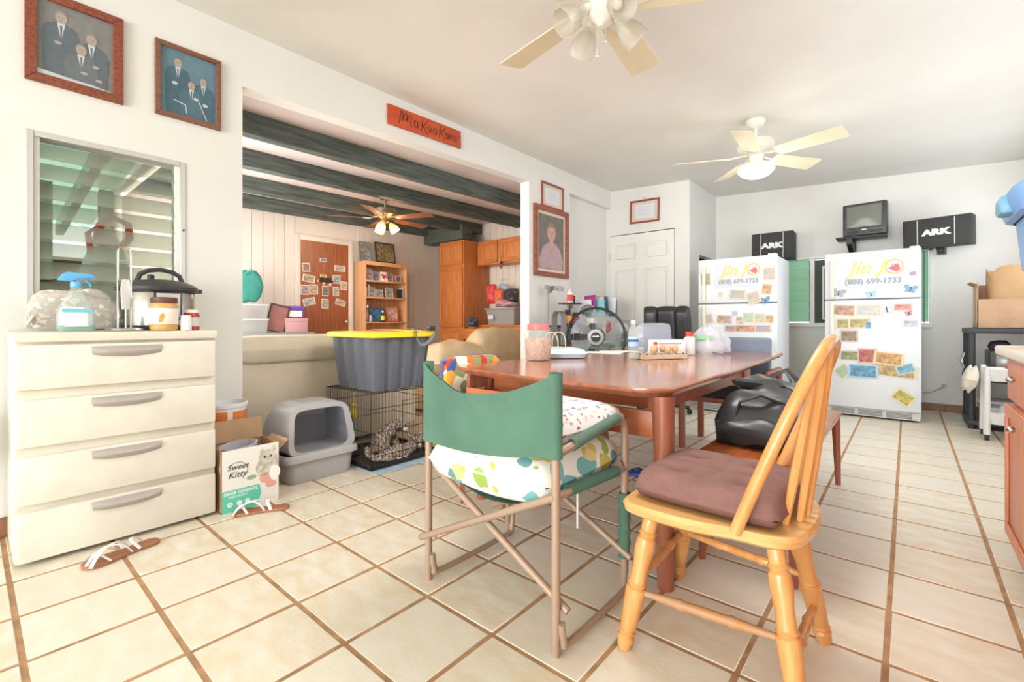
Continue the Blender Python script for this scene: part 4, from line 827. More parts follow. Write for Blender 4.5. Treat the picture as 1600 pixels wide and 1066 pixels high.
# fan above the dining table
t = thing('ceiling_fan', 'white ceiling fan with four tulip light shades above the table', 'fan', (-1.09,1.92,0))
zc = ceilz(-1.09)
b = B(); b.lathe([(.08,zc),(.085,zc-.03),(.06,zc-.06),(.11,zc-.07),(.13,zc-.1),(.13,zc-.19),(.1,zc-.23),(.06,zc-.25)]); b.out('motor', FANW, t)
b = B(); b.lathe([(.05,zc-.25),(.06,zc-.28),(.06,zc-.32),(.03,zc-.35),(.008,zc-.37)]); lk = b.out('light_kit', FANW, t)
FROST = clear('frosted_tulip',(244,242,236),.3,.15)
for k in range(5): blade(t, math.radians(97+72*k), .17, .68, .13, .175, zc-.265, CREAMB, FANW, -.2, zc-.22)
for k in range(4):
    a = math.radians(60+90*k); c = Vector((.07*math.cos(a),.07*math.sin(a),zc-.3)); dv = Vector((math.cos(a),math.sin(a),-.75))
    b = B(); b.tube([(0.03*math.cos(a),.03*math.sin(a),zc-.29),c,c+dv.normalized()*.03],.022,10); b.out('lamp_arm', FANW, t); bulb(t, c+dv.normalized()*.025, dv, FROST, 'lamp_shade', 1.1)
    b = B(); b.ell(c+dv.normalized()*.08,(.025,.025,.03)); b.out('bulb', mat('bulb_white',(250,248,240),.4), t)
for k in range(4):
    a = math.radians(60+90*k); l = bpy.data.lights.new('table_fan_fill','SPOT'); l.spot_size = 2.8; l.spot_blend = .6; l.energy = 17; l.color = (1,.97,.93); l.shadow_soft_size = .25; lo = bpy.data.objects.new('table_fan_fill',l); COL.objects.link(lo); lo.location = (-1.09+.2*math.cos(a),1.92+.2*math.sin(a),zc-.52)  # downward fill spots added below the shades to brighten the floor
for dx,l in ((-.03,.13),(.015,.08)):
    b = B(); b.cyl((dx,.02,zc-.35),(dx,.02,zc-.35-l),.0015,seg=5); b.ell((dx,.02,zc-.36-l),.007,8,6); b.out('pull_chain', ALU, t)
# far fan
t = thing('ceiling_fan', 'cream ceiling fan with bowl light near the refrigerators', 'fan', (-1.0,4.43,0)); zc = ceilz(-1.0)
b = B(); b.lathe([(.03,zc),(.075,zc-.0),(.078,zc-.02),(.06,zc-.055),(.02,zc-.075),(.012,zc-.08),(.012,zc-.16),(.04,zc-.17),(.135,zc-.19),(.148,zc-.22),(.14,zc-.27),(.07,zc-.3),(.05,zc-.32)]); b.out('motor', FANW, t)
b = B(); b.lathe([(.06,zc-.36),(.06,zc-.4),(.14,zc-.395),(.152,zc-.412),(.0,zc-.413)]); b.cyl((0,0,zc-.31),(0,0,zc-.37),.055,seg=16); b.out('light_fitter', FANW, t)
b = B(); b.lathe([(.15,zc-.412),(.147,zc-.44),(.115,zc-.475),(.065,zc-.497),(0,zc-.502)]); b.out('bowl_shade', mat('opal_bowl',(246,246,244),.3), t)
l = bpy.data.lights.new('bowl_fill','POINT'); l.energy = 10; l.color = (1,.95,.88); l.shadow_soft_size = .3; lo = bpy.data.objects.new('bowl_fill',l); COL.objects.link(lo); lo.location = (-1.0,4.43,zc-.62)  # fill added under the bowl to brighten far walls and ceiling
for k in range(5): blade(t, math.radians(-14+72*k), .17, .67, .13, .165, zc-.315, CREAMB, FANW, -.26, zc-.3)
# lounge fan, lamps lit
t = thing('ceiling_fan', 'brushed metal lounge ceiling fan with a lit lamp', 'fan', (-4.95,3.38,0)); zc = lz(3.38)
BRASS = mat('pewter_metal',(176,164,140),.35,.8); MAHO = wood('fan_walnut',(150,96,70),(120,72,52),.4)
b = B(); b.lathe([(.02,zc),(.07,zc-.0),(.06,zc-.05),(.015,zc-.06),(.012,zc-.15),(.05,zc-.16),(.13,zc-.17),(.135,zc-.24),(.09,zc-.26),(.05,zc-.29)]); b.out('motor', BRASS, t)
for k in range(5): blade(t, math.radians(20+72*k), .17, .66, .1, .14, zc-.285, MAHO, BRASS, -.18, zc-.26)
b = B(); b.lathe([(.05,zc-.29),(.055,zc-.33),(.02,zc-.35)]); b.out('light_kit', BRASS, t)
WARM = clear('warm_shade',(250,226,196),.55,.3)
for k in range(3):
    a = math.radians(-60+120*k); c = Vector((.05*math.cos(a),.05*math.sin(a),zc-.32)); dv = Vector((math.cos(a)*.6,math.sin(a)*.6,-.9)); bulb(t, c+dv.normalized()*.02, dv, WARM, 'lamp_shade')
    b = B(); b.ell(c+dv.normalized()*.075,(.022,.022,.03)); b.out('bulb', mat('lit_bulb',(255,222,170),.4,emit=6), t)
    l = bpy.data.lights.new('lounge_lamp','POINT'); l.energy = 7; l.color = (1,.82,.62); l.shadow_soft_size = .04; lo = bpy.data.objects.new('lounge_lamp',l); COL.objects.link(lo); lo.location = Vector((-4.95,3.38,0))+c+dv.normalized()*.15
# ================================================================ CORNER DESK
t = thing('corner_desk', 'black desk with green top under the pink portrait', 'desk', (-2.86,4.86,0))
b = B(); b.box(-.3,.3,-.72,.75,.71,.74); b.out('top', mat('desk_green',(96,130,112),.5), t, bev=.004)
for x in (-.27,.27):
    for y in (-.68,.71):
        b = B(); b.box(x-.02,x+.02,y-.02,y+.02,0,.71); b.out('leg', BLACKP, t)
b = B(); b.box(-.3,-.28,-.7,.73,.2,.7); b.out('modesty_panel', BLACKP, t)
t = thing('monitor_riser', 'black riser shelf on the corner desk', 'riser', (-2.9,4.42,.741)); b = B(); b.box(-.14,.14,-.24,.24,.2,.222); b.out('top', BLACKP, t, bev=.003)
for y in (-.2,.2):
    b = B(); b.box(-.12,.12,y-.01,y+.01,0,.2); b.out('leg', BLACKP, t)
ZR = .964
def bottle(lab, x, y, z, r, h, body, cap, label=None, caph=.2, name='supplement_bottle'):
    t = thing(name, lab, 'bottle', (x,y,z)); b = B(); b.lathe([(r*.92,0),(r,.005),(r,h*.7),(r*.6,h*.8),(r*.58,h*.84)],seg=18); b.out('bottle', body, t)
    b = B(); b.lathe([(r*.66,h*.8),(r*.68,h*.81),(r*.68,h),(0,h)],seg=18); b.out('cap', cap, t)
    if label: b = B(); b.lathe([(r*1.01,h*.12),(r*1.03,h*.13),(r*1.03,h*.6),(r*1.01,h*.61)],seg=18); b.out('label', label, t)
DKB = mat('dark_bottle',(48,40,40),.3); ORL = mat('orange_label',(232,140,70),.5); RDL = mat('red_label',(214,70,60),.5)
bottle('black-capped supplement bottle with orange label on the riser',-2.82,4.25,ZR,.045,.17,DKB,BLACKP,ORL)
bottle('dark bottle with red label on the riser, right of the orange one',-2.82,4.40,ZR,.045,.14,DKB,BLACKP,RDL)
bottle('small bottle with blue label in front of the red-labelled one',-2.755,4.36,ZR,.026,.075,mat('blue_bottle',(70,90,170),.3),BLACKP)
t = thing('clamp_stand', 'metal stand with black tray holding the white pill bottle', 'stand', (-2.93,4.46,ZR)); b = B(); b.lathe([(.05,0),(.05,.01),(.012,.015),(.01,.17),(.03,.2),(.04,.235)],seg=16); b.out('post', CHROME, t); b = B(); b.box(-.09,.09,-.11,.11,.236,.25); b.out('tray', BLACKP, t, bev=.003)
bottle('white pill bottle with red label on the metal stand',-2.91,4.44,ZR+.252,.036,.15,WHITEP,mat('cap_redwhite',(226,196,190),.5),RDL)
t = thing('dark_box', 'black box on the metal stand beside the white bottle', 'box', (-2.95,4.535,ZR+.252)); b = B(); b.box(-.03,.03,-.025,.025,0,.085); b.out('body', BLACKP, t, bev=.004); b = B(); b.box(.03,.032,-.02,.02,.01,.075); b.out('face', mat('dark_face',(58,62,60),.3), t)
t = thing('magazine_rack', 'grey wire magazine rack on the corner desk by the pillar', 'rack', (-2.84,4.12,.741))
for k in range(5):
    b = B(); y = -.05+k*.022; b.tube([(.06,y,0),(.06,y,.32),(.03,y,.37),(-.03,y,.37),(-.06,y,.32),(-.06,y,0)],.006,6); b.out('wire_arch', mat('rack_grey',(120,118,118),.4,.5), t)
b = B(); b.box(-.07,.07,-.06,.05,0,.01); b.out('base', BLACKP, t)
t = thing('desk_lamp', 'thin grey pole lamp with angled head by the pillar', 'lamp', (-3.08,4.25,.741)); b = B(); b.cyl((0,0,0),(0,0,.66),.006,seg=8); b.out('pole', mat('lamp_grey',(120,122,120),.5,.3), t); b = B(); b.lathe([(.06,0),(.06,.012),(0,.014)]); b.out('base', BLACKP, t); b = B(); b.prism([(-.005,.58),(-.005,.66),(.085,.66),(.07,.62),(.03,.585)],-.02,.02,'x'); b.out('head', mat('lamp_grey',(0,0,0)), t, bev=.004)
t = thing('grey_megaphone', 'grey cone-shaped horn lying on the desk clutter', 'horn', (-2.83,4.66,1.13)); b = B(); b.lathe([(.018,-.14),(.03,-.1),(.07,0),(.075,.03),(.07,.03),(.06,0)],seg=20,M=RX(-R90)@RZ(0)); b.out('horn', mat('horn_grey',(126,128,130),.5), t); b = B(); b.lathe([(.066,.03),(.066,.08),(.05,.11),(0,.115)],seg=18,M=RX(-R90)); b.out('body', WHITEP, t)
t = thing('organiser', 'white desk organiser stuffed with papers and bags behind the fan', 'organiser', (-2.9,4.95,.741)); b = B(); b.box(-.15,.15,-.28,.28,0,.3); b.out('box', mat('org_white',(226,222,216),.6), t, bev=.005)
b = B(); b.box(.15,.152,-.24,-.08,.1,.28); b.out('card', mat('card_pink',(226,180,166),.6,var=.1,scale=18), t); b = B(); b.box(.15,.152,.02,.14,.12,.28); b.out('card', mat('card_red',(206,96,84),.6), t)
for k in range(9):
    rk = random.Random(k+3); cl = ((226,224,230),(176,60,140),(120,196,206),(236,232,226),(200,196,216),(236,190,180),(90,150,160),(230,228,236),(90,110,170))[k]
    b = B(); b.pillow(.2+.05*rk.random(),.015,.2,(0,0,0),RY(rk.uniform(-.6,.6)),n=6,p=5,q=.3)
    b = B(); b.cbox((0,0,0),(.012,.16+.06*rk.random(),.2),RX(rk.uniform(-.16,.16))@RZ(R90+rk.uniform(-.3,.3)))
    tag(place(b.out('paper_packet', mat('pk%d'%k,cl,.5), bev=.004),(-2.86+.05*rk.uniform(-1,1),4.73+.062*k,1.16+.06*rk.random())), ('white','magenta','turquoise','ivory','lilac','pink','teal','pale','blue')[k]+' packet stuffed in the desk organiser', 'packet', 'packets in the desk organiser')
b = B(); b.pillow(.3,.34,.2,(0,0,0),n=20,p=2.6,wob=.25,seed=31); tag(place(b.out('crumpled_bag', mat('bag_crumple',(232,230,234),.5,bump=.4,bscale=12)),(-2.86,5.43,.885),.2),'crumpled white plastic bag on the corner desk beside the organiser','bag')
t = thing('speaker_column', 'small black desk speaker left of the floor fan', 'speaker', (-2.68,4.56,.741)); b = B(); b.cyl((0,0,0),(0,0,.24),.045,seg=20); b.out('body', BLACKP, t); b = B(); b.lathe([(.0,.24),(.04,.241),(.04,.245),(0,.246)]); b.out('cap', mat('spk_grey',(120,120,124),.3), t)
t = thing('white_mug', 'white mug on the green desk top', 'mug', (-2.64,4.42,.741)); b = B(); b.lathe([(.03,0),(.036,.004),(.038,.085),(.034,.085),(.032,.008)],seg=18); b.out('cup', WHITEP, t); b = B(); b.tube([(0,.036,.07),(0,.06,.06),(0,.06,.03),(0,.036,.02)],.005,6); b.out('handle', WHITEP, t)
pk = pxX(849,449,XL+.002); b = B(); text(b,'KINDNESS',.085,Matrix.Translation((XL+.001,pk.y+.02,pk.z))@FX,0,align='LEFT',ext=.001); tag(b.out('wall_lettering', mat('letter_grey',(136,132,128),.7)),'grey letters reading KINDNESS on the wall below the portrait','lettering')
# ================================================================ TABLE AND SEATING
def world_thing(name, label, cat, x, y, group=None, rz=0): return thing(name, label, cat, (x,y,0), rz, group)
TEAK = wood('teak_gloss',(176,110,78),(156,92,64),.16,(14,1.2,14),2.2,coat=.35); TEAKL = wood('teak_leg',(168,102,78),(146,84,62),.35,(16,16,1.4),2.2); TEAKB = wood('teak_board',(196,116,76),(178,100,64),.35,(1.4,14,14),2.2)
TZ = .755
t = world_thing('dining_table', 'long reddish teak dining table with rounded corners', 'table', -1.3, 2.6)
def T(x, y): return (x+1.3, y-2.6)
def arc(cx, cy, r, a0, a1, n=6): return [(cx+r*math.cos(math.radians(a0+(a1-a0)*k/n)), cy+r*math.sin(math.radians(a0+(a1-a0)*k/n))) for k in range(n+1)]
out = arc(-.80,1.735,.145,-82,0)+[(-.665,2.4),(-.70,3.2),(-.735,3.9)]+arc(-.80,4.13,.06,0,90)+arc(-1.86,4.13,.06,90,180)+[(-1.93,3.0)]+arc(-1.80,1.86,.14,180,262)+[(-1.5,1.665),(-1.1,1.605)]
b = B(); P2 = [T(x,y) for x,y in out]; cx = sum(p[0] for p in P2)/len(P2); cy = sum(p[1] for p in P2)/len(P2)
def sc(k): return [(cx+(x-cx)*(1-k/abs(.6)),cy+(y-cy)*(1-k/1.3)) for x,y in P2]
loft(b,[[(x,y,TZ-.034) for x,y in sc(.022)],[(x,y,TZ-.014) for x,y in sc(.001)],[(x,y,TZ-.006) for x,y in sc(0)],[(x,y,TZ) for x,y in sc(.006)]]); b.out('tabletop', TEAK, t, smooth=25)
def leg(x0,y0,x1,y1,z,r0,r1,m,nm='leg',par=None,seg=12):
    b = B(); b.tube([(x1,y1,0),(x0,y0,z)],[r1,r0],seg); return b.out(nm, m, par or t)
leg(*T(-.70,1.70),*T(-.69,1.70),TZ-.034,.042,.03,TEAKL); leg(*T(-1.82,1.92),*T(-1.84,1.90),TZ-.034,.042,.03,TEAKL)
for x,s in ((-.765,1),(-1.82,-1)):
    b = B(); bx,by = T(x,3.10); b.add([(bx+dx+s*.0*z,by+dy+(TZ-.05-z)*.28,z) for z,wd in ((0,.03),(TZ-.036,.075)) for dx,dy in ((-.02,-wd),(.02,-wd),(.02,wd),(-.02,wd))],[(0,3,2,1),(4,5,6,7),(0,1,5,4),(1,2,6,5),(2,3,7,6),(3,0,4,7)]); b.out('leg', TEAKL, t, bev=.008)
b = B(); x0,y0 = T(-1.80,1.735); x1,_ = T(-.72,0); b.box(x0,x1,y0,y0+.022,.545,.65); b.out('end_rail', TEAKB, t, bev=.003)
for x in (-.77,-1.80):
    b = B(); a,y0 = T(x,1.75); _,y1 = T(x,3.05); b.box(a-.012,a+.012,y0,y1,.64,.715); b.out('side_apron', TEAKL, t, bev=.003)
for y in (1.95,2.95):
    b = B(); x0,yy = T(-1.79,y); x1,_ = T(-.78,y); b.box(x0,x1,yy-.012,yy+.012,.62,.72); b.out('cross_rail', TEAKB, t, bev=.003)
b = B(); x0,y0 = T(-1.75,2.1); x1,y1 = T(-.85,2.9); b.box(x0,x1,y0,y1,.6,.618); b.out('stored_leaf', mat('leaf_brown',(140,96,76),.4), t, bev=.003)
# ---- bench
t = world_thing('bench', 'long low teak bench beside the dining table', 'bench', -.5, 2.73)
BENT = wood('bench_teak',(190,106,58),(168,88,46),.22,(14,1.2,14),2.2,coat=.3)
b = B(); b.box(-.19,.19,-.79,.79,.42,.447); b.out('seat', BENT, t, bev=.004)
for x in (-.15,.165):
    for y in (-.7,.72):
        b = B(); b.tube([(x*1.07,y*1.02,0),(x,y,.42)],[.014,.024],4); b.out('leg', TEAKL, t)
for x in (-.15,.15):
    b = B(); b.box(x-.01,x+.01,-.7,.7,.37,.42); b.out('side_rail', TEAKL, t)
# ---- black bag on bench
BLK = mat('black_leather',(54,55,57),.32,bump=.5,bscale=9)
t = thing('leather_bag', 'slouched black leather bag lying on the bench', 'bag', (-.5,2.5,.448))
b = B(); b.pillow(.36,.66,.28,(0,.02,.108),n=36,p=3,q=.45,flat=.75,wob=.14,seed=4); b.out('body', BLK, t, smooth=120)
for k,(x,y,z,sx,sy,sz,rz) in enumerate(((.02,-.16,.15,.34,.22,.12,.3),(-.02,.1,.21,.26,.34,.11,-.2),(.1,-.05,.1,.2,.4,.12,.1),(.0,-.26,.07,.3,.16,.13,-.1))):
    b = B(); b.pillow(sx,sy,sz,(x,y,z),RZ(rz)@RX(.3*(-1)**k),n=28,p=2.6,q=.6,wob=.22,seed=k+40); b.out('fold', BLK, t, smooth=120)
b = B(); b.tube([(-.08,-.28,.13),(-.06,-.3,.2),(.02,-.29,.235),(.1,-.24,.2),(.13,-.2,.12)],.018,8,flat=.35); b.out('handle', BLK, t)
b = B(); b.tube([(-.1,.26,.18),(-.06,.36,.26),(.0,.38,.29),(.05,.34,.24),(.06,.27,.16)],.022,8,flat=.35); b.out('strap', BLK, t)
# ---- windsor chair
MAPLE = wood('maple',(234,176,110),(218,152,86),.3,(14,14,1.4),2.2,coat=.25); MAPLE2 = wood('maple_seat',(238,192,128),(226,170,104),.3,(1.5,14,14),2.2,coat=.25)
t = world_thing('windsor_chair', 'blond wooden spindle-back chair with mauve seat pad', 'chair', -.43, 1.545)
def W(x,y,z): return Vector((x+.43,y-1.545,z))
seat = [(-.255,-.20),(-.262,0),(-.255,.20),(-.21,.238),(-.05,.245),(.08,.215),(.17,.205),(.225,.15),(.245,0),(.225,-.15),(.17,-.205),(.08,-.215),(-.05,-.245),(-.21,-.238)]
seat = [(p.x,p.y) for p in smoothp([(x,y,0) for x,y in seat]+[(seat[0][0],seat[0][1],0)],4)][:-1]
b = B(); loft(b,[[(x*.9,y*.9,.405) for x,y in seat],[(x*.985,y*.985,.418) for x,y in seat],[(x,y,.435) for x,y in seat],[(x*.97,y*.97,.447) for x,y in seat],[(x*.6,y*.6,.44) for x,y in seat]]); b.out('seat', MAPLE2, t, smooth=35)
def turned(a, c, scale=1.0):
    a, c = Vector(a), Vector(c); L = (c-a).length; q = Vector((0,0,1)).rotation_difference((c-a).normalized()).to_matrix().to_4x4()
    prof = [(0,.016),(.02,.021),(.09,.026),(.11,.021),(.125,.026),(.14,.021),(.155,.024),(.3,.028),(.44,.031),(.455,.025),(.47,.03),(.485,.025),(.6,.024),(.72,.03),(.8,.028),(.82,.022),(.84,.028),(.86,.022),(.92,.024),(1,.019)]
    b = B(); b.lathe([(r*scale,u*L) for u,r in prof],a,16,M=q); return b
feet = [((-.662,1.305),(-.605,1.385)),((-.686,1.805),(-.61,1.715)),((-.196,1.735),(-.275,1.665)),((-.205,1.35),(-.275,1.425))]
for (fx,fy),(tx,ty) in feet: turned(W(fx,fy,0),W(tx,ty,.41)).out('leg', MAPLE, t, smooth=30)
def along(i,k): (fx,fy),(tx,ty) = feet[i]; return W(fx+(tx-fx)*k,fy+(ty-fy)*k,.41*k)
def stretcher(a,c,m=MAPLE):
    b = B(); d = c-a; b.tube([a,a+d*.12,a+d*.3,a+d*.33,a+d*.36,a+d*.5,a+d*.64,a+d*.67,a+d*.7,a+d*.88,c],[.009,.01,.014,.017,.013,.015,.013,.017,.014,.01,.009],10); b.out('stretcher', m, t, smooth=50)
GREYW = wood('worn_maple',(176,146,122),(196,140,90),.5,(10,10,10),3)
stretcher(along(0,.42),along(3,.42),GREYW); stretcher(along(1,.5),along(2,.5)); stretcher(along(0,.5),along(1,.5)); stretcher(along(3,.3),along(2,.3))
hoop = [(-.352,1.335,.435),(-.30,1.345,.58),(-.247,1.362,.72),(-.205,1.395,.83),(-.172,1.455,.915),(-.158,1.55,.95),(-.165,1.645,.915),(-.198,1.71,.83),(-.24,1.733,.72),(-.295,1.74,.58),(-.345,1.735,.44)]
b = B(); b.tube([W(*p) for p in smoothp(hoop)],.0165,10,flat=1.0); b.out('bow', MAPLE, t, smooth=60)
for k in range(5):
    f = (k+1)/6; y0 = 1.42+.27*f; x0 = -.295+.075*math.sin(math.pi*f); y1 = 1.40+.31*f; zt = .80+.135*math.sin(math.pi*f); x1 = -.35+(zt-.44)*.385
    a,c = W(x0,y0,.438),W(x1,y1,zt); b = B(); b.tube([a,a.lerp(c,.35),a.lerp(c,.7),c],[.009,.0125,.011,.008],8); b.out('spindle', MAPLE, t)
t = thing('seat_pad', 'tufted mauve-brown square pad on the spindle-back chair', 'cushion', (-.455,1.575,.449), -.03)
b = B(); b.pillow(.43,.42,.12,(0,0,.026),n=26,p=7,q=.28,tuft=4,flat=.38,wob=.03,seed=1); b.out('pad', mat('mauve_cloth',(140,102,96),.9,var=.06,scale=30,bump=.15,bscale=200), t, smooth=80)
for x in (-.1,.1):
    for y in (-.1,.1):
        b = B(); b.ell((x,y,.047),(.008,.008,.004),8,5); b.out('button', mat('mauve_button',(118,82,78),.9), t)
# ---- director chair
t = world_thing('director_chair', 'tan metal folding chair with sagging green canvas back', 'chair', -1.11, 1.39)
def Dd(x,y,z): return Vector((x+1.11,y-1.39,z))
METAL = mat('tan_tube',(178,152,132),.4,.2); CANV = mat('green_canvas',(90,130,112),.85,var=.1,scale=5,bump=.12,bscale=220)
A_,B_,C_,E_ = (-1.416,1.165),(-.802,1.145),(-.808,1.60),(-1.424,1.645)
for (bx,by),(fx,fy) in ((A_,E_),(B_,C_)):
    b = B(); b.cyl(Dd(bx,by,0),Dd(bx,by,.835),.0135,seg=12); b.out('back_post', METAL, t)
    b = B(); b.tube(smoothp([Dd(bx,by,.60),Dd(bx,by+.1,.612),Dd((bx+fx)/2,(by+fy)/2,.628),Dd(fx,fy-.07,.645),Dd(fx,fy-.02,.63),Dd(fx,fy,.58),Dd(fx,fy,.4),Dd(fx,fy,.0)],4),.0135,12); b.out('arm_tube', METAL, t, smooth=60)
    b = B(); b.tube([Dd(bx,by+.09,.613),Dd((bx+fx)/2,(by+fy)/2,.63),Dd(fx,fy-.06,.648)],[.02,.019,.019],12); b.out('arm_sleeve', mat('green_sleeve',(96,122,110),.8,bump=.1,bscale=200), t)
    b = B(); sx = .022; b.tube(smoothp([Dd(bx+sx,by+.0,.105),Dd(bx+sx,by+.01,.05),Dd(bx+sx,by+.05,.028),Dd(bx+sx,fy-.05,.028),Dd(bx+sx,fy-.01,.05),Dd(bx+sx,fy,.12)],4),.0115,10); b.out('skid', METAL, t, smooth=60)
    b = B(); b.tube([Dd(bx,by+.0,.475),Dd(fx,fy,.452)],.0125,10); b.out('seat_rail', METAL, t)
b = B(); b.tube([Dd(-.808,1.22,.472),Dd(-.809,1.54,.455)],.019,12); b.out('seat_sleeve', CANV, t)
for y0,y1 in ((1.185,1.17),(1.60,1.585)):
    b = B(); b.cyl(Dd(-1.40,y0,.44),Dd(-.775,y1,.13),.0125,seg=10); b.out('cross_brace', METAL, t)
    b = B(); b.cyl(Dd(-1.455,y0-.028,.155),Dd(-.802,y1-.028,.475),.0125,seg=10); b.out('cross_brace', METAL, t)
b = B(); b.surf(lambda u,v: Dd(-.808,1.60,.12+.24*v)+Vector(((.021+.003*math.sin(v*34+4*u))*math.cos(6.283*u),(.021+.003*math.cos(v*30))*math.sin(6.283*u),0)),14,24,cu=True); b.out('leg_sleeve', CANV, t)
b = B(); b.cyl(Dd(-.95,1.5,.22),Dd(-.95,1.5,.44),.006,seg=8); b.out('strut', ALU, t)
def canv(off):
    def fn(u,v):
        x = A_[0]+(B_[0]-A_[0])*u; y = A_[1]+(B_[1]-A_[1])*u; s_ = math.sin(math.pi*u)
        top = .845-.085*s_**.8; bot = (.545+.05*u)-.015*s_
        return Dd(x,y-.02-.045*s_*(.5+.5*v)+.012*math.sin(u*14+v*5)*v*s_+off,bot+(top-bot)*v)
    return fn
b = B(); b.surf(canv(0),30,14); b.surf(canv(.006),30,14); b.out('canvas_back', CANV, t, smooth=80)
for x,y,z0 in ((A_[0],A_[1],.54),(B_[0],B_[1],.59)):
    b = B(); b.surf(lambda u,v: Dd(x,y,z0+(.847-z0)*v)+Vector((.021*math.cos(6.283*u),.021*math.sin(6.283*u),0)),16,6,cu=True); b.out('canvas_sleeve', CANV, t)
b = B(); b.surf(lambda u,v: Vector((-.3+.6*u,-.2+.42*v,.462-.085*math.sin(math.pi*u))),20,4); b.out('canvas_seat', CANV, t)
FL1 = print_mat('bold_floral',[(120,186,190),(214,196,110),(240,238,230),(160,190,90),(240,238,230),(110,160,160),(240,238,230),(232,214,150)],13,base=(240,238,230),thr=.5)
FL2 = print_mat('fine_floral',[(206,140,130),(120,130,160),(226,196,186),(150,110,110),(190,190,200)],40,base=(240,236,234),thr=.34)
t = thing('seat_cushion', 'lower white cushion with bold teal and yellow flowers on the folding chair', 'cushion', (-1.11,1.385,.478), .02, 'cushions on the green canvas chair')
b = B(); b.pillow(.57,.53,.19,(0,0,.012),n=22,p=5,q=.4,flat=0,wob=.04,seed=3); b.out('pad', FL1, t, smooth=80); b = B(); b.tube([(-.268,-.25,.012),(0,-.264,.012),(.268,-.25,.012)],.004,6); b.out('seam', mat('seam_white',(230,228,222),.9), t)
t = thing('seat_cushion', 'upper white cushion with fine pink and blue sprigs on the folding chair', 'cushion', (-1.10,1.395,.603), -.05, 'cushions on the green canvas chair')
b = B(); b.pillow(.56,.54,.13,(0,0,.035),n=22,p=5,q=.42,flat=.5,wob=.06,seed=6); b.out('pad', FL2, t, smooth=80); b = B(); b.tube([(-.25,-.24,.036),(0,-.25,.034),(.25,-.24,.036)],.004,6); b.out('seam', mat('seam_white',(0,0,0)), t)
# ---- floral chair at the table's left corner
TROP = print_mat('tropical_print',[(206,60,50),(240,236,220),(236,170,70),(70,90,150),(150,160,110),(226,120,60)],16)
t = world_thing('floral_chair', 'wooden chair with bright tropical print back at the table corner', 'chair', -2.0, 1.95)
for x,y,x2 in ((.44,-.17,.40),(.13,-.17,.10),(.13,.17,.1),(.44,.17,.4)):
    b = B(); b.tube([(x,y,0),(x2,y*.9,.44)],[.016,.024],4); b.out('leg', TEAKL, t)
b = B(); b.box(.06,.44,-.19,.19,.41,.44); b.out('seat_frame', TEAKL, t, bev=.004)
b = B(); b.pillow(.38,.4,.1,(.25,0,.47),n=12,p=5,q=.4,flat=.5); b.out('seat_pad', TROP, t)
b = B(); b.pillow(.06,.52,.42,(-.02,.06,.585),RY(-.05),n=16,p=6,q=.3); b.out('backrest', TROP, t, smooth=80)
b = B(); b.tube([(0,-.195,.45),(-.02,-.2,.6),(-.03,-.185,.77),(-.035,.06,.79),(-.035,.3,.775)],.01,8); b.out('piping', mat('blue_piping',(96,108,160),.8), t)
b = B(); b.box(.0,.08,-.17,-.13,.3,.6); b.out('back_strut', TEAKL, t); b = B(); b.box(.0,.08,.13,.17,.3,.6); b.out('back_strut', TEAKL, t)
# ---- blue upholstered armchair at the far end of the table
t = world_thing('armchair', 'blue-grey upholstered armchair with wooden arms at the table end', 'chair', -1.07, 3.98)
BLU = mat('bluegrey_cloth',(128,140,158),.9,var=.06,scale=60)
b = B(); b.cbox((0,.25,.62),(.46,.06,.50),RX(-.06)); b.out('backrest', BLU, t, bev=.025, bseg=3)
b = B(); b.cbox((0,-.06,.455),(.5,.48,.07)); b.out('seat', mat('seat_black',(52,54,60),.7), t, bev=.02, bseg=3)
b = B(); b.box(-.28,.28,-.29,.2,.38,.42); b.out('seat_frame', TEAKL, t, bev=.005)
for s in (-1,1):
    for y,zz in ((-.28,.62),(.17,.62)):
        b = B(); b.box(s*.3-.022,s*.3+.022,y-.022,y+.022,0,.6); b.out('leg', TEAKL, t, bev=.006)
    b = B(); b.box(s*.3-.025,s*.3+.025,-.305,.195,.6,.645); b.out('arm', TEAKL, t, bev=.02, bseg=3)
# ---- black office chair
t = world_thing('office_chair', 'black leather high-back office chair in front of the white door', 'chair', -2.06, 4.95, rz=.1)
LEA = mat('black_chair_leather',(44,46,48),.35,bump=.1,bscale=30)
for k in range(5):
    a = k*1.2566+.3; b = B(); b.tube([(0,0,.1),(.15*math.cos(a),.15*math.sin(a),.09),(.29*math.cos(a),.29*math.sin(a),.07)],[.03,.024,.018],8); ob = b.out('base_spoke', BLACKP, t)
    b = B(); M_ = RZ(a); b.tube([M_@Vector((.29,-.02,.03)),M_@Vector((.29,.02,.03))],.029,12); b.out('caster', BLACKP, ob)
b = B(); b.cyl((0,0,.09),(0,0,.42),.025); b.out('gas_post', CHROME, t)
b = B(); b.pillow(.5,.5,.16,(0,0,.48),n=12,p=5,q=.35); b.out('seat', LEA, t)
for x,w_,ri in ((-.185,.16,.25),(0,.24,0),(.185,.16,-.25)):
    b = B(); b.pillow(w_,.62,.12,(x,.26-abs(x)*.22,.87),RZ(ri*.8)@RX(R90+.12),n=14,p=6,q=.33); b.out('back_panel', LEA, t, smooth=80)
b = B(); b.pillow(.25,.2,.14,(0,.245,1.06),RX(R90+.12),n=12,p=5,q=.35); b.out('headrest', LEA, t, smooth=80)
for s in (-1,1):
    b = B(); b.tube([(s*.24,.18,.5),(s*.3,.16,.6),(s*.3,-.1,.68),(s*.3,-.18,.66),(s*.25,-.14,.48)],.02,8); b.out('arm', BLACKP, t)
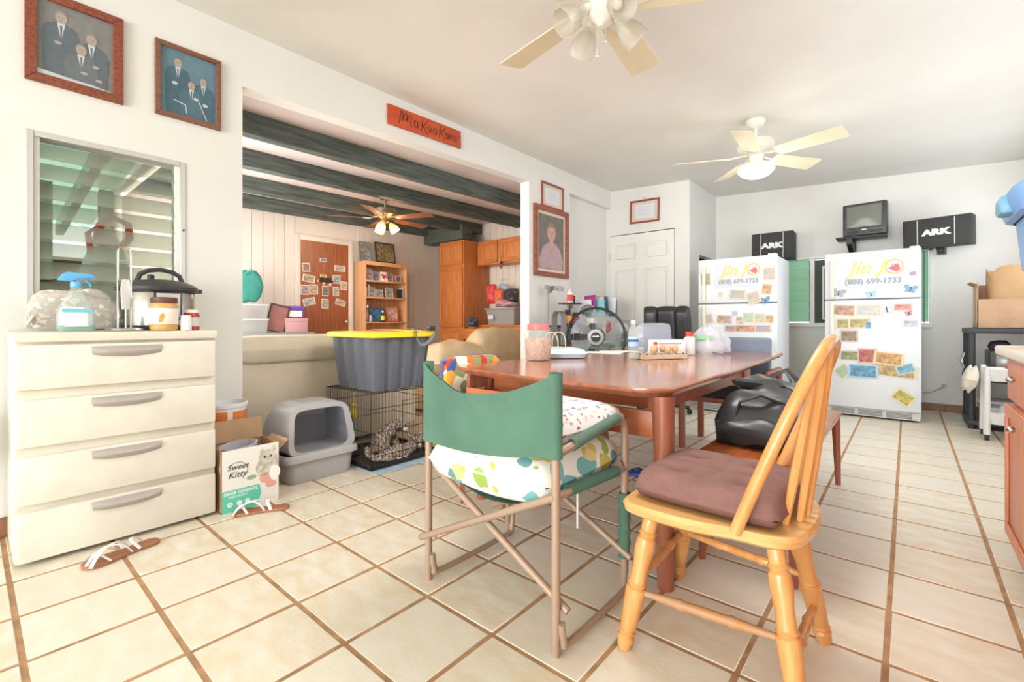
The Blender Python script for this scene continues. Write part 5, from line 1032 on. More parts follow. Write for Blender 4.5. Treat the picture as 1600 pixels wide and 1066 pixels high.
# ---- pedestal fan
t = thing('pedestal_fan', 'black pedestal fan with round wire grille behind the table', 'fan', (-2.28,3.92,0))
FM = Matrix.Translation((0,0,.855)) @ RZ(.52) @ FY
b = B(); b.lathe([(.19,0),(.19,.012),(.05,.03),(.022,.05)],seg=28); b.out('base', BLACKP, t); b = B(); b.cyl((0,.03,.03),(0,.05,.78),.016); b.out('pole', BLACKP, t)
b = B(); b.tube([FM@Vector((.275*math.cos(a),.275*math.sin(a),.05)) for a in [2*math.pi*k/40 for k in range(40)]],.013,8,closed=True); b.out('outer_ring', BLACKP, t)
b = B(); WG = mat('grille_wire',(150,152,154),.4,.5)
for k in range(54):
    a = 2*math.pi*k/54; b.tube([FM@Vector((.07*math.cos(a),.07*math.sin(a),.1)),FM@Vector((.18*math.cos(a+.16),.18*math.sin(a+.16),.092)),FM@Vector((.275*math.cos(a+.3),.275*math.sin(a+.3),.05))],.0013,4)
for r_,z_ in ((.14,.098),(.21,.084)): b.tube([FM@Vector((r_*math.cos(a),r_*math.sin(a),z_)) for a in [2*math.pi*k/30 for k in range(30)]],.0013,4,closed=True)
b.out('grille', WG, t, smooth=0)
for k in range(5):
    b = B(); a0 = k*1.2566
    def bl(u,v):
        a = a0+(v-.5)*1.0*(.6+.4*u); r_ = .05+.19*u; return FM@Vector((r_*math.cos(a),r_*math.sin(a),.04+.05*(v-.5)))
    b.surf(bl,6,5); b.out('blade', clear('fan_blade',(206,210,214),.4,.2), t)
b = B(); b.lathe([(.0,.09),(.075,.092),(.075,.108),(.06,.113),(0,.115)],seg=24,M=FM); hb = b.out('hub', mat('hub_grey',(170,172,172),.35), t)
b = B(); b.lathe([(.0,.115),(.045,.1152),(.045,.118),(0,.119)],seg=24,M=FM); b.out('hub_badge', BLACKP, hb); b = B(); b.prism([(-.036,.004),(.036,.004),(.02,.02),(.0,.01),(-.018,.018)],.119,.1205,M=FM); b.out('emblem', WHITEP, hb)
b = B(); b.lathe([(.06,-.1),(.09,-.06),(.09,.0),(.05,.03)],seg=20,M=FM); b.out('motor', BLACKP, t)
# ---- stool with paper bag
t = thing('stool', 'small wooden stool left of the table under a paper bag', 'stool', (-2.27,3.18,0)); b = B(); b.box(-.17,.17,-.17,.17,.42,.45); b.out('seat', TEAKL, t, bev=.006)
for x in (-.13,.13):
    for y in (-.13,.13):
        b = B(); b.tube([(x*1.15,y*1.15,0),(x,y,.42)],[.014,.018],8); b.out('leg', TEAKL, t)
t = thing('paper_bag', 'brown paper carrier bag with twisted handles left of the fan', 'bag', (-2.25,3.2,.451), .2); KR = mat('kraft',(206,176,136),.85,var=.05)
b = B(); loft(b,[rr(.28,.16,.008,0,2),rr(.29,.16,.008,.34,2),rr(.284,.154,.008,.34,2),rr(.274,.15,.008,.01,2)]); b.out('sack', KR, t, smooth=20)
for y in (-.08,.08):
    b = B(); b.tube(smoothp([(-.06,y,.32),(-.06,y,.4),(-.03,y,.455),(.03,y,.455),(.06,y,.4),(.06,y,.32)]),.0045,6); b.out('handle', mat('twine',(226,210,180),.8), t)
# ---- blue slipper
for x,y,a,lab in ((-1.36,2.83,.5,'blue rubber slipper under the table, nearer one'),(-1.10,3.04,.6,'blue rubber slipper under the table, farther one')):
    t = thing('slipper', lab, 'slipper', (x,y,0), a, 'blue slippers under the table'); b = B(); b.prism([(px_*.26,py_*.26) for px_,py_ in ((-.5,0),(-.44,.14),(-.2,.13),(.1,.14),(.35,.18),(.48,.1),(.5,-.04),(.38,-.17),(.1,-.16),(-.2,-.12),(-.44,-.13))],0,.02); b.out('sole', mat('slipper_blue',(60,86,160),.6), t, bev=.004)
    b = B(); b.tube([(-.02,.035,.02),(.03,.02,.04),(.08,.0,.025),(.03,-.02,.04),(-.02,-.04,.02)],.006,6); b.out('strap', mat('slipper_navy',(44,60,120),.6), t)
# ---- table things
TZ_ = TZ+.0015
t = thing('nut_jar', 'large clear jar of pink peanuts with pink lid on the table', 'jar', (-1.79,2.36,TZ_))
b = B(); loft(b,[rr(.13,.13,.04,0),rr(.14,.14,.042,.008),rr(.146,.146,.042,.16),rr(.14,.14,.05,.185),rr(.126,.126,.06,.195)]); b.out('jar', CP, t)
b = B(); loft(b,[rr(.125,.125,.038,.004),rr(.137,.137,.04,.02),rr(.139,.139,.04,.13),rr(.12,.12,.04,.142)])
tag(b.out('peanuts', print_mat('peanuts_pink',[(206,140,110),(226,170,140),(184,110,86),(236,190,160)],130), t), 'pink-brown peanuts', kind='stuff')
b = B(); b.lathe([(.064,.19),(.069,.192),(.069,.225),(.064,.229),(0,.229)],seg=28); b.out('lid', mat('pink_lid',(232,116,116),.4), t)
t = thing('water_bottle', 'clear plastic water bottle with blue label on the table', 'bottle', (-1.352,2.80,TZ_))
b = B(); b.lathe([(.028,0),(.033,.006),(.033,.05),(.031,.055),(.033,.06),(.033,.165),(.028,.195),(.014,.225),(.013,.235)],seg=20); b.out('bottle', CP, t)
b = B(); b.lathe([(.0334,.085),(.0338,.086),(.0338,.145),(.0334,.146)],seg=20); b.out('label', mat('water_label',(176,206,232),.5), t); b = B(); b.lathe([(.0342,.115),(.0343,.116),(.0343,.13),(.0342,.131)],seg=20); b.out('label_stripe', mat('water_stripe',(60,90,150),.5), t)
b = B(); b.lathe([(.0145,.23),(.015,.232),(.015,.255),(0,.256)],seg=16); b.out('cap', WHITEP, t)
PULP = mat('egg_pulp',(206,182,154),.9,var=.06,bump=.2,bscale=60)
ec = (-1.27,3.0); ea = math.atan2(.30,.19)
t = thing('egg_carton', 'pulp egg tray holding brown eggs beside the water bottle', 'egg tray', (ec[0],ec[1],TZ_), ea)
b = B(); b.surf(lambda u,v: Vector(((u-.5)*.33,(v-.5)*.16,.026+.016*math.cos(u*6*6.283)*math.cos(v*2*6.283)*-1)),48,18); b.box(-.168,.168,-.083,-.077,.002,.03); b.box(-.168,.168,.077,.083,.002,.03); b.box(-.168,-.163,-.08,.08,.002,.03); b.box(.163,.168,-.08,.08,.002,.03)
b.out('tray', PULP, t)
k = 0
for px_,py_ in ((-.06,-.035),(.0,.035),(.055,-.035),(.11,-.03),(.06,.035)):
    wp = Matrix.Translation((ec[0],ec[1],TZ_)) @ RZ(ea) @ Vector((px_,py_,.062)); k += 1
    b = B(); b.ell((0,0,0),(.022,.022,.029),12,8); tag(place(b.out('egg', mat('egg_brown',(206,170,132),.6)), wp), ('brown egg at the left end of the pulp tray','brown egg at the back of the pulp tray','brown egg in the front middle of the tray','brown egg at the right end of the pulp tray','brown egg at the back right of the tray')[k-1], 'egg', 'brown eggs in the pulp tray')
t = thing('white_carton', 'white medicine box with red print behind the eggs', 'box', (-1.32,3.27,TZ_), ea-.1); b = B(); b.box(-.13,.13,-.03,.03,0,.115); b.out('box', mat('box_white',(238,238,238),.5), t, bev=.002); b = B(); b.box(-.12,-.09,-.0312,-.03,.08,.1); b.box(-.08,.1,-.0312,-.03,.085,.09); b.out('red_print', RDL, t)
bottle('small jar with red cap behind the white medicine box',-1.23,3.47,TZ_,.04,.17,WHITEP,RDL,name='capped_jar')
t = thing('zip_bag', 'clear zip bag standing behind the eggs', 'bag', (-1.45,3.36,TZ_), ea); b = B(); b.pillow(.3,.24,.06,(0,0,.115),RX(R90-.1),n=10,p=8,q=.3,wob=.1); b.out('film', clear('zip_film',(226,230,240),.32,.1), t)
t = thing('plastic_bag', 'crumpled translucent plastic bag at the far end of the table', 'bag', (-1.17,3.72,TZ_))
b = B(); b.surf(lambda u,v: Vector(((.16*(1-.35*v)*math.sin(math.pi*min(.98,.25+.7*v))**.5*(1+.12*math.sin(37*u)+.06*math.sin(61*u+9*v)))*math.cos(6.283*u),(.17*(1-.35*v)*math.sin(math.pi*min(.98,.25+.7*v))**.5*(1+.1*math.cos(31*u)))*math.sin(6.283*u),.012+.19*v+.008*math.sin(40*u+12*v))),60,14,cu=True); b.out('film', clear('bag_white_film',(240,240,246),.5,.15), t)
b = B(); b.pillow(.14,.05,.03,(.0,-.12,.12),RX(1.0),n=6); b.out('green_print', mat('bag_green',(150,190,160),.5), t)
b = B(); b.pillow(.22,.16,.11,(0,0,.055),n=12,p=3,wob=.2,seed=8,flat=.9); tag(place(b.out('black_pouch', mat('pouch_black',(52,52,54),.5,bump=.2)),(-1.44,3.60,TZ_+.003),.4), 'small black pouch beside the crumpled plastic bag', 'pouch')
for x,y,a,lab in ((-1.82,3.25,.3,'white paper sheet near the fan on the table'),(-1.75,3.4,.8,'second white sheet overlapping the paper near the fan')):
    b = B(); b.box(-.15,.15,-.1,.1,0,.003); tag(place(b.out('paper_sheet', PAPER),(x,y,TZ_+(.0032 if a>.5 else 0)),a),lab,'paper','papers on the table')
b = B(); b.pillow(.34,.2,.07,(0,0,.03),n=12,p=4,q=.4,flat=.8,wob=.15,seed=12); tag(place(b.out('snack_pouch', mat('pouch_blue',(196,222,240),.35)),(-1.79,2.62,TZ_+.001),.75), 'pale blue plastic packet behind the peanut jar', 'packet')
# ================================================================ REFRIGERATORS AND RIGHT SIDE
FRW = mat('fridge_white',(224,227,231),.35,bump=.02,bscale=120); GASK = mat('gasket_grey',(150,152,154),.6); HND = mat('handle_cream',(232,228,208),.4)
def fridge(label, x, y, w_, h_, dpt, split):
    t = thing('refrigerator', label, 'refrigerator', (x,y,0))
    b = B(); b.box(-w_/2,w_/2,.06,dpt,.03,h_-.012); b.out('cabinet', FRW, t, bev=.008)
    b = B(); b.box(-w_/2+.01,w_/2-.01,.052,.06,.1,h_-.01); b.out('gasket', GASK, t)
    b = B(); b.box(-w_/2,w_/2,0,.052,.1,split-.006); lo = b.out('fridge_door', FRW, t, bev=.01, bseg=3)
    b = B(); b.box(-w_/2,w_/2,0,.052,split+.006,h_); up = b.out('freezer_door', FRW, t, bev=.01, bseg=3)
    b = B(); b.box(-w_/2+.05,-w_/2+.085,-.03,0,split+.02,h_-.08); b.out('handle', HND, up, bev=.008); b = B(); b.box(-w_/2+.05,-w_/2+.085,-.03,0,split-.55,split-.02); b.out('handle', HND, lo, bev=.008)
    b = B(); b.box(-w_/2+.01,w_/2-.01,.03,.06,.02,.095); gr_ = b.out('kick_grille', mat('kick_white',(214,214,212),.5), t)
    for k in range(3):
        for j in range(4):
            b = B(); b.box(-w_/2+.06+k*.23,-w_/2+.26+k*.23,.024,.032,.032+j*.014,.039+j*.014); b.out('slat', mat('slat_grey',(140,142,142),.5), gr_)
    for xx in (-w_/2+.06,w_/2-.06):
        b = B(); b.cyl((xx,.12,0),(xx,.12,.035),.02); b.out('foot', BLACKP, t)
    b = B(); b.box(w_/2-.09,w_/2-.01,.01,.09,h_,h_+.018); b.out('hinge_cover', FRW, t, bev=.006)
    return t
FLX,FLY,FRX,FRY = -1.405,5.36,-.29,6.05
fridge('older white refrigerator crowded with magnets, partly hidden by the armchair', FLX, FLY, .79, 1.69, .62, 1.2)
fridge('white refrigerator with scattered magnets under the television', FRX, FRY, .79, 1.732, .68, 1.235)
LGY = mat('logo_yellow',(228,214,120),.5); LGR = mat('logo_red',(220,110,116),.5); LGO = mat('logo_orange',(240,190,110),.5); LGG = mat('logo_grey',(150,154,160),.5); LGP = mat('logo_pink',(236,196,206),.5)
def banner(label, x, y, z, w_, h_, edge):
    t = thing('magnetic_banner', label, 'magnet', (x,y-.0012,z)); b = B(); b.box(-w_/2,w_/2,-.001,.0,-h_/2,h_/2); b.out('sheet', mat('banner_white',(214,218,228),.5), t)
    M_ = Matrix.Translation((0,-.0012,0)) @ FY; b = B(); text(b,'Jin J',h_*.62,M_@Matrix.Translation((-w_*.1,h_*.2,0)),0,.35,bold=.002); pol(b,M_,[(-w_*.3,h_*.02),(w_*.3,h_*.06),(w_*.3,h_*.045),(-w_*.3,h_*.0)],.0003,0); b.out('lettering', LGY, t, smooth=0)
    b = B(); disc(b,M_,w_*.3,h_*.2,h_*.24,h_*.25,.0003,0,20); disc(b,M_,w_*.3,h_*.2,h_*.19,h_*.2,.0006,2,20); pol(b,M_,[(w_*.3-h_*.17,h_*.16),(w_*.3+h_*.06,h_*.02),(w_*.3+h_*.16,h_*.12),(w_*.3+h_*.1,h_*.3)],.0009,1)
    for k in range(6): disc(b,M_,w_*.3-h_*.05+.04*h_*(k%3)*1.6,h_*(.26-.07*(k//3)),h_*.022,h_*.022,.0012,1,8)
    b.out('emblem', [LGO,LGR,PAPER], t, smooth=0)
    b = B(); text(b,'(808) 699-1733',h_*.24,M_@Matrix.Translation((0,-h_*.25,0)),0,bold=.0022); b.out('phone_number', LGG, t, smooth=0)
    b = B(); b.box(-w_*.36,w_*.36,-.0016,-.001,-h_*.44,-h_*.425); b.out('underline', LGP, t)
def px2(zx,zy,sc,ox,oy,Y): return pxY(zx/sc+ox,zy/sc+oy,Y)
p = px2(600,330,8.2,1080,390,FLY); banner('faded food business magnet banner on the left refrigerator freezer door', p.x, FLY, p.z, .50, .265, 0)
p = px2(590,340,7.105,1280,380,FRY); banner('faded food business magnet banner on the right refrigerator freezer door', p.x, FRY, p.z, .58, .31, 0)
def magnets(Y, sc, ox, oy, rows, where):
    kk = 0
    for zx,zy,w_,h_,ro,cl,lab in rows:
        p = px2(zx,zy,sc,ox,oy,Y); d = -p.x*math.sin(TH)+p.y*math.cos(TH); W_ = w_/sc*d/FPX*1.10; H_ = h_/sc*d/FPX
        t = thing('fridge_magnet', lab+' on the '+where+' refrigerator', 'magnet', (p.x,Y-.0013-.0013*(kk%5),p.z), rot=(0,-ro,0), group='magnets on the '+where+' refrigerator')
        kk += 1; cl = tuple(int(c*.78+50) for c in cl)
        if 'butterfly' in lab:
            b = B()
            for s in (-1,1):
                b.prism([(0,0),(s*.2*W_,.5*H_),(s*.5*W_,.45*H_),(s*.42*W_,.05*H_),(s*.12*W_,-.02*H_)],-.004,-.001,'y'); b.prism([(0,0),(s*.3*W_,-.05*H_),(s*.36*W_,-.35*H_),(s*.12*W_,-.45*H_)],-.004,-.001,'y')
            b.out('wings', mat('bf_%d_%d'%(cl[0],cl[2]),cl,.5), t, smooth=0); b = B(); b.cyl((0,-.004,-.3*H_),(0,-.004,.3*H_),.004,seg=6); b.out('body', BLACKP, t)
        else:
            bd = tuple(min(255,int(c*.5+118)) for c in cl)
            b = B(); b.box(-W_/2,W_/2,-.0022,0,-H_/2,H_/2); b.out('card', mat('mc_%d_%d_%d'%cl,bd,.5), t, smooth=0)
            b = B(); b.box(-W_/2*.82,W_/2*.82,-.003,-.0022,-H_/2*.8,H_/2*.8); b.out('picture', mat('mp_%d_%d_%d'%cl,cl,.45,col2=tuple(min(255,int(c*.72+40)) for c in reversed(cl)) if sum(cl)%2 else tuple(int(c*.68) for c in cl),scale=24), t, smooth=0)
magnets(FLY,8.2,1080,390,[(185,380,115,165,.05,(186,170,140),'green-bordered tilted photo magnet'),(1000,310,140,185,0,(226,180,130),'orange square magnet'),(970,505,110,140,-.15,(230,170,110),'orange and blue picture magnet'),(595,575,185,125,-.1,(196,178,146),'dark framed photo magnet under the banner'),(800,615,140,160,.28,(232,180,120),'tilted orange magnet'),(375,580,50,70,0,(240,196,160),'small peach figure magnet'),(950,655,110,100,.2,(90,130,180),'blue butterfly magnet'),(205,890,130,130,.2,(214,170,130),'tan diamond magnet'),(425,895,180,115,-.06,(206,166,140),'brown scenic magnet'),(560,815,60,55,0,(150,180,226),'small blue round magnet'),(625,905,90,110,0,(226,190,180),'pink picture magnet'),(730,870,130,140,0,(196,200,150),'green scenery magnet'),(880,880,120,135,0,(236,196,110),'yellow magnet'),(1005,890,90,110,0,(220,180,120),'gold magnet at the door edge'),(500,1010,120,80,0,(196,130,90),'dark red row magnet'),(690,1010,250,90,0,(222,160,120),'long orange row magnet'),(920,1010,180,90,0,(196,160,140),'grey-brown row magnet')],'left')
magnets(FRY,7.105,1280,380,[(280,745,210,125,-.08,(206,150,120),'flower photo magnet at upper left'),(545,745,230,140,-.04,(236,200,150),'pale gold certificate magnet'),(285,893,150,110,0,(190,170,90),'green landscape magnet'),(450,890,190,110,0,(206,180,100),'yellow landscape magnet'),(545,910,45,80,0,(90,150,210),'small blue strip magnet'),(750,735,130,110,.2,(206,206,214),'pale butterfly magnet'),(930,710,155,75,0,(236,140,120),'red pair magnet'),(995,780,65,60,.3,(190,120,130),'small dark butterfly magnet'),(1015,890,130,70,0,(206,206,226),'lilac card magnet'),(1043,338,50,45,.1,(176,110,150),'tiny purple square magnet'),(215,555,125,90,-.2,(150,160,170),'grey butterfly magnet at freezer lower left'),(575,570,100,70,.2,(150,196,226),'pale blue butterfly magnet'),(1015,510,115,90,-.2,(90,150,190),'blue butterfly magnet at freezer right'),(330,1030,150,130,0,(150,120,90),'framed dark flower magnet')],'right')
magnets(FRY,3.5525,1080,360,[(880,695,85,55,0,(150,150,90),'green field magnet lower left'),(977,697,78,85,0,(196,90,70),'red portrait magnet'),(842,780,65,65,.75,(196,186,96),'yellow diamond magnet at left'),(952,782,125,75,0,(80,160,200),'blue lettered magnet'),(1095,712,120,70,-.1,(226,160,80),'orange upper magnet'),(1125,782,190,70,-.08,(206,170,100),'long island picture magnet'),(1190,770,75,50,.4,(110,180,210),'tilted blue magnet'),(1178,928,85,70,-.62,(214,196,70),'lowest yellow diamond magnet')],'right')
# ---- speakers and television on the far wall
def speaker(label, p0, p1, Y, rz, z0, z1, tilt):
    x = (p0+p1)/2; w_ = (p1-p0); h_ = z1-z0
    t = thing('wall_speaker', label, 'speaker', (x,Y,(z0+z1)/2), rot=(tilt,0,rz)); b = B(); b.box(-w_/2,w_/2,0,.22,-h_/2,h_/2); b.out('cabinet', mat('spk_black',(52,52,52),.6), t, bev=.006)
    b = B(); b.box(-w_/2+.012,w_/2-.012,-.008,0,-h_/2+.012,h_/2-.012); g = b.out('grille', mat('spk_cloth',(62,62,62),.85,bump=.2,bscale=300), t, bev=.003)
    for k in (-.27,.27):
        b = B(); b.box(k*w_-.004,k*w_+.004,-.012,-.008,-h_/2+.014,h_/2-.014); b.out('trim_strip', mat('spk_strip',(206,204,200),.4), t)
    b = B(); text(b,'ARK',h_*.26,Matrix.Translation((0,-.0095,.0))@FY,0,0,bold=.006,sx=1.35); b.out('badge', WHITEP, t, smooth=0)
    b = B(); b.box(-.03,.03,.2,.3,-.07-h_/2,-h_/2+.05); b.cyl((0,.28,-h_/2-.05),(0,.1,-h_/2-.012),.02); b.out('bracket', BLACKP, t)
speaker('left black wall speaker with white brand lettering above the older refrigerator', -1.555, -1.085, 6.68, 0, 1.80, 2.145, -.03)
speaker('right black wall speaker turned inwards, right of the television', -.045, .50, 6.62, -.22, 1.79, 2.10, .05)
t = thing('television', 'small black tube television on a wall bracket', 'television', (-.37,6.52,1.975), -.12)
TVB = mat('tv_black',(64,64,66),.45)
b = B(); loft(b,[[(-.2,.0,0),(.2,.0,0),(.2,.0,.36),(-.2,.0,.36)],[(-.2,.1,0),(.2,.1,0),(.2,.1,.36),(-.2,.1,.36)],[(-.13,.36,.03),(.13,.36,.03),(.13,.36,.27),(-.13,.36,.27)]]); b.out('casing', TVB, t, bev=.012, bseg=2)
b = B(); b.surf(lambda u,v: Vector(((u-.5)*.32,-.006-.012*math.sin(math.pi*u)*math.sin(math.pi*v),.09+.24*v)),8,8); b.out('screen', mat('crt_glass',(120,124,116),.12), t)
b = B()
for a in ((-.175,-.16,.075,.345),(.16,.175,.075,.345)): b.box(a[0],a[1],-.014,0,a[2],a[3])
b.box(-.16,.16,-.014,0,.33,.345); b.box(-.16,.16,-.014,0,.075,.09); b.out('bezel', TVB, t, bev=.003)
b = B(); b.box(-.15,-.06,-.01,0,.02,.055); b.box(.05,.16,-.006,0,.025,.045); b.out('control_flap', BLACKP, t); b = B(); b.box(-.02,.02,-.008,0,.055,.066); b.out('badge', ALU, t)
t = thing('tv_bracket', 'black steel bracket and tray carrying the television', 'bracket', (-.41,6.56,1.945)); b = B(); b.box(-.22,.24,-.06,.2,.0,.024); b.out('tray', BLACKP, t, bev=.005)
b = B(); b.box(-.13,-.06,.38,.43,-.42,.05); b.out('upright', BLACKP, t); b = B(); b.prism([(-.05,0),(-.05,-.06),(.4,-.16),(.4,-.08)],-.12,-.07,'x'); b.out('arm', BLACKP, t)
# outlet, cord, hook
p = pxY(1474,600,YF-.002); t = thing('wall_outlet', 'cream wall outlet with plug right of the refrigerator', 'outlet', (p.x,YF,p.z)); b = B(); b.box(-.035,.035,-.006,0,-.057,.057); b.out('plate', mat('outlet_cream',(232,226,208),.5), t, bev=.002); b = B(); b.box(-.014,.014,-.03,-.006,-.03,.0); pl = b.out('plug', GREYP, t, bev=.003)
b = B(); b.tube(smoothp([(0,-.03,-.02),(-.03,-.06,-.05),(-.12,-.08,-.1),(-.25,-.08,-.12),(-.45,-.1,-.12)]),.006,6); b.out('cord', GREYP, t)
p = pxY(1590,243,YF-.002); t = thing('wall_hook', 'small dark hook high on the far wall', 'hook', (p.x,YF,p.z)); b = B(); b.tube([(0,0,.02),(0,-.03,.02),(0,-.045,.0),(0,-.03,-.02)],.008,6); b.out('hook', mat('hook_dark',(70,64,58),.5), t); b = B(); b.cyl((0,0,.02),(0,-.004,.02),.018,seg=12); b.out('plate', mat('hook_dark',(0,0,0)), t)
# ---- black shelf unit with things
t = thing('shelf_unit', 'black plastic shelf unit in the far right corner', 'shelf', (.76,6.36,0)); SX,SY = .30,.24
for x in (-SX,SX):
    for y in (-SY,SY):
        b = B(); b.cyl((x,y,0),(x,y,.94),.026,seg=12); b.out('post', mat('shelf_black',(58,60,62),.5), t)
for z in (.03,.44,.89):
    b = B(); b.box(-SX-.035,SX+.035,-SY-.035,SY+.035,z,z+.05); b.out('shelf', mat('shelf_black',(0,0,0)), t, bev=.008)
b = B()
for k in range(7): b.tube([(-SX-.04,-.12+k*.03,.55),(-SX-.06,-.12+k*.03,.62),(-SX-.04,-.12+k*.03,.7)],.003,5)
b.out('wire_holder', CHROME, t)
t = thing('toaster_oven', 'black toaster oven on the middle shelf of the shelf unit', 'oven', (.78,6.34,.491)); b = B(); b.box(-.2,.24,-.2,.18,.012,.24); b.out('body', mat('oven_black',(60,60,62),.4), t, bev=.012)
b = B(); b.box(-.16,.15,-.206,-.2,.045,.205); b.out('glass_door', mat('oven_glass',(150,150,142),.15), t, bev=.003); b = B(); b.box(-.14,.13,-.225,-.206,.205,.217); b.out('door_handle', CHROME, t); b = B(); b.box(-.15,.14,-.209,-.206,.06,.075); b.out('rack_edge', WHITEP, t)
for x in (-.17,.2):
    b = B(); b.cyl((x,0,0),(x,0,.014),.012); b.out('foot', BLACKP, t)
t = thing('glove', 'black crumpled glove on top of the toaster oven', 'glove', (.66,6.3,.733)); b = B(); b.pillow(.16,.12,.1,(0,0,.035),n=10,p=3,wob=.2,flat=.7); b.out('cloth', mat('glove_black',(50,50,52),.6), t)
t = thing('spice_jar', 'small green-labelled jar on the toaster oven', 'jar', (.90,6.3,.733)); b = B(); b.lathe([(.03,0),(.032,.004),(.032,.1),(.028,.105),(.028,.12),(0,.121)]); b.out('jar', mat('spice_green',(176,190,150),.5), t)
t = thing('plastic_tub', 'clear plastic tub on the bottom shelf of the shelf unit', 'tub', (.74,6.34,.081)); b = B(); loft(b,[rr(.4,.3,.05,0),rr(.44,.34,.06,.16),rr(.43,.33,.06,.16),rr(.39,.29,.05,.01)]); b.out('tub', clear('tub2',(232,232,232),.45,.2), t); b = B(); loft(b,[rr(.46,.36,.06,.161),rr(.46,.36,.06,.175),rr(.4,.3,.05,.18)]); b.out('lid', WHITEP, t)
t = thing('carton', 'open brown cardboard carton on top of the shelf unit', 'box', (.74,6.34,.941)); b = B(); x0,x1,y0,y1,h_ = -.24,.3,-.2,.2,.3
b.box(x0,x1,y0,y1,0,.005); b.box(x0,x0+.005,y0,y1,0,.42); b.box(x1-.005,x1,y0,y1,0,h_); b.box(x0,x1,y0,y0+.005,0,.27); b.box(x0,x1,y1-.005,y1,0,.42); b.out('box', CARD, t); b = B(); b.box(x0-.003,x0,y0+.02,y0+.07,.05,.38); b.box(x0-.003,x0,y1-.1,y1-.07,.05,.38); b.out('tape', mat('tape_pale',(214,196,166),.5), t)
b = B(); b.cbox((x0-.02,0,.42),(.06,.38,.005),RY(.5)); b.out('flap', CARD, t)
t = thing('paper_sack', 'large crumpled brown paper sack standing in the carton', 'bag', (.80,6.35,.947)); b = B(); b.surf(lambda u,v: Vector(((.19+.03*v+.012*math.sin(19*u+7*v))*math.copysign(abs(math.cos(6.283*u))**.5,math.cos(6.283*u)),(.12+.01*math.cos(17*u+6*v))*math.copysign(abs(math.sin(6.283*u))**.5,math.sin(6.283*u)),(.57+.05*math.cos(6.283*u)+.035*math.sin(17*u+1)+.02*math.sin(31*u))*v)),44,12,cu=True); b.out('sack', mat('sack_kraft',(196,158,116),.85,var=.06,bump=.3,bscale=12), t, smooth=60)
b = B(); b.tube([(.12,-.135,.42),(.15,-.14,.36),(.18,-.13,.32)],.005,6); b.out('torn_edge', mat('hook_dark',(0,0,0)), t)
# ---- white utility cart
t = thing('utility_cart', 'white plastic utility cart in front of the shelf unit', 'cart', (.74,5.72,0))
for z in (.14,.5):
    b = B(); loft(b,[rr(.42,.3,.03,z),rr(.46,.34,.03,z+.1),rr(.45,.33,.03,z+.1),rr(.4,.28,.03,z+.01)]); b.out('basket', WHITEP, t)
for x in (-.23,.23):
    for y in (-.14,.14):
        b = B(); b.tube([(x,y,.05),(x*.98,y,.62)],[.024,.018],10); lg = b.out('post', WHITEP, t); b = B(); b.cyl((x-.014,y,.026),(x+.014,y,.026),.025,seg=12); b.out('caster', BLACKP, lg)
t = thing('cart_contents', 'crumpled white bag in the lower basket of the cart', 'bag', (.76,5.72,.155)); b = B(); b.pillow(.36,.24,.16,(0,0,.06),n=12,p=3,wob=.25,seed=2,flat=.6); b.out('bag', mat('bagw2',(230,230,232),.5,bump=.3,bscale=14), t)
b = B(); b.cyl((.62,5.62,.62),(.86,5.6,.63),.012,seg=8); tag(b.out('red_tool', mat('tool_red',(206,60,54),.5)),'red handled tool lying across the top of the cart','tool')
b = B(); b.pillow(.1,.26,.2,(0,0,0),RY(.2),n=10,p=3,wob=.2,seed=5); tag(place(b.out('hanging_bag', mat('bag_cream',(226,218,200),.6,bump=.3)),(.42,5.72,.5)),'cream bag hanging on the side of the white cart','bag')
# ---- kitchen base cabinet, counter and stack on it
SALM = wood('salmon_oak',(222,146,112),(208,128,94),.4,(18,18,1.3),2.4)
t = thing('kitchen_cabinet', 'reddish oak kitchen base cabinet at the right edge', 'cabinet', (.64,1.75,0)); CXF = -.32
b = B(); b.box(CXF+.02,.33,-1.09,1.09,.1,.86); b.out('carcass', SALM, t, bev=.003); b = B(); b.box(CXF+.08,.33,-1.08,1.08,0,.1); b.out('toe_kick', mat('toe_brown',(120,70,50),.6), t)
for k in range(4):
    y1 = 1.085-k*.54; y0 = y1-.53
    for z0,z1,nm in ((.12,.66,'door'),(.68,.85,'drawer')):
        b = B(); b.box(CXF,CXF+.02,y0,y1,z0,z1); o = b.out(nm, SALM, t, bev=.006)
        if nm == 'door':
            for a in ((y0,y1,z0,z0+.05),(y0,y1,z1-.05,z1),(y0,y0+.05,z0+.05,z1-.05),(y1-.05,y1,z0+.05,z1-.05)):
                q = B(); q.box(CXF-.009,CXF,a[0],a[1],a[2],a[3]); q.out('rail', SALM, o, bev=.003, bseg=1)
        b = B(); b.ell((CXF-.022,(y0+y1)/2,z1-.07),.014,10,6); b.out('knob', CHROME, o)
t = thing('countertop', 'cream kitchen countertop over the oak cabinet', 'counter', (.64,1.75,.86)); b = B(); b.box(-.355,.35,-1.1,1.12,0,.04); b.out('slab', mat('counter_cream',(238,230,216),.3), t, bev=.01, bseg=3)
b = B(); b.box(.335,.355,-1.1,1.12,.04,.14); b.out('backsplash', mat('counter_cream',(0,0,0)), t)
t = thing('drawer_cart', 'smoky clear drawer tower beside the kitchen cabinet', 'drawers', (.62,3.06,0))
for k in range(3):
    b = B(); b.box(-.18,.18,-.15,.15,.05+k*.25,.28+k*.25); b.out('drawer', clear('smoky_drawer',(196,192,188),.4,.2), t, bev=.008); b = B(); b.box(-.2,.2,-.165,.165,.28+k*.25,.298+k*.25); b.out('frame', GREYP, t)
for x in (-.18,.18):
    for y in (-.15,.15):
        b = B(); b.cyl((x,y,0),(x,y,.8),.012); b.out('post', GREYP, t)
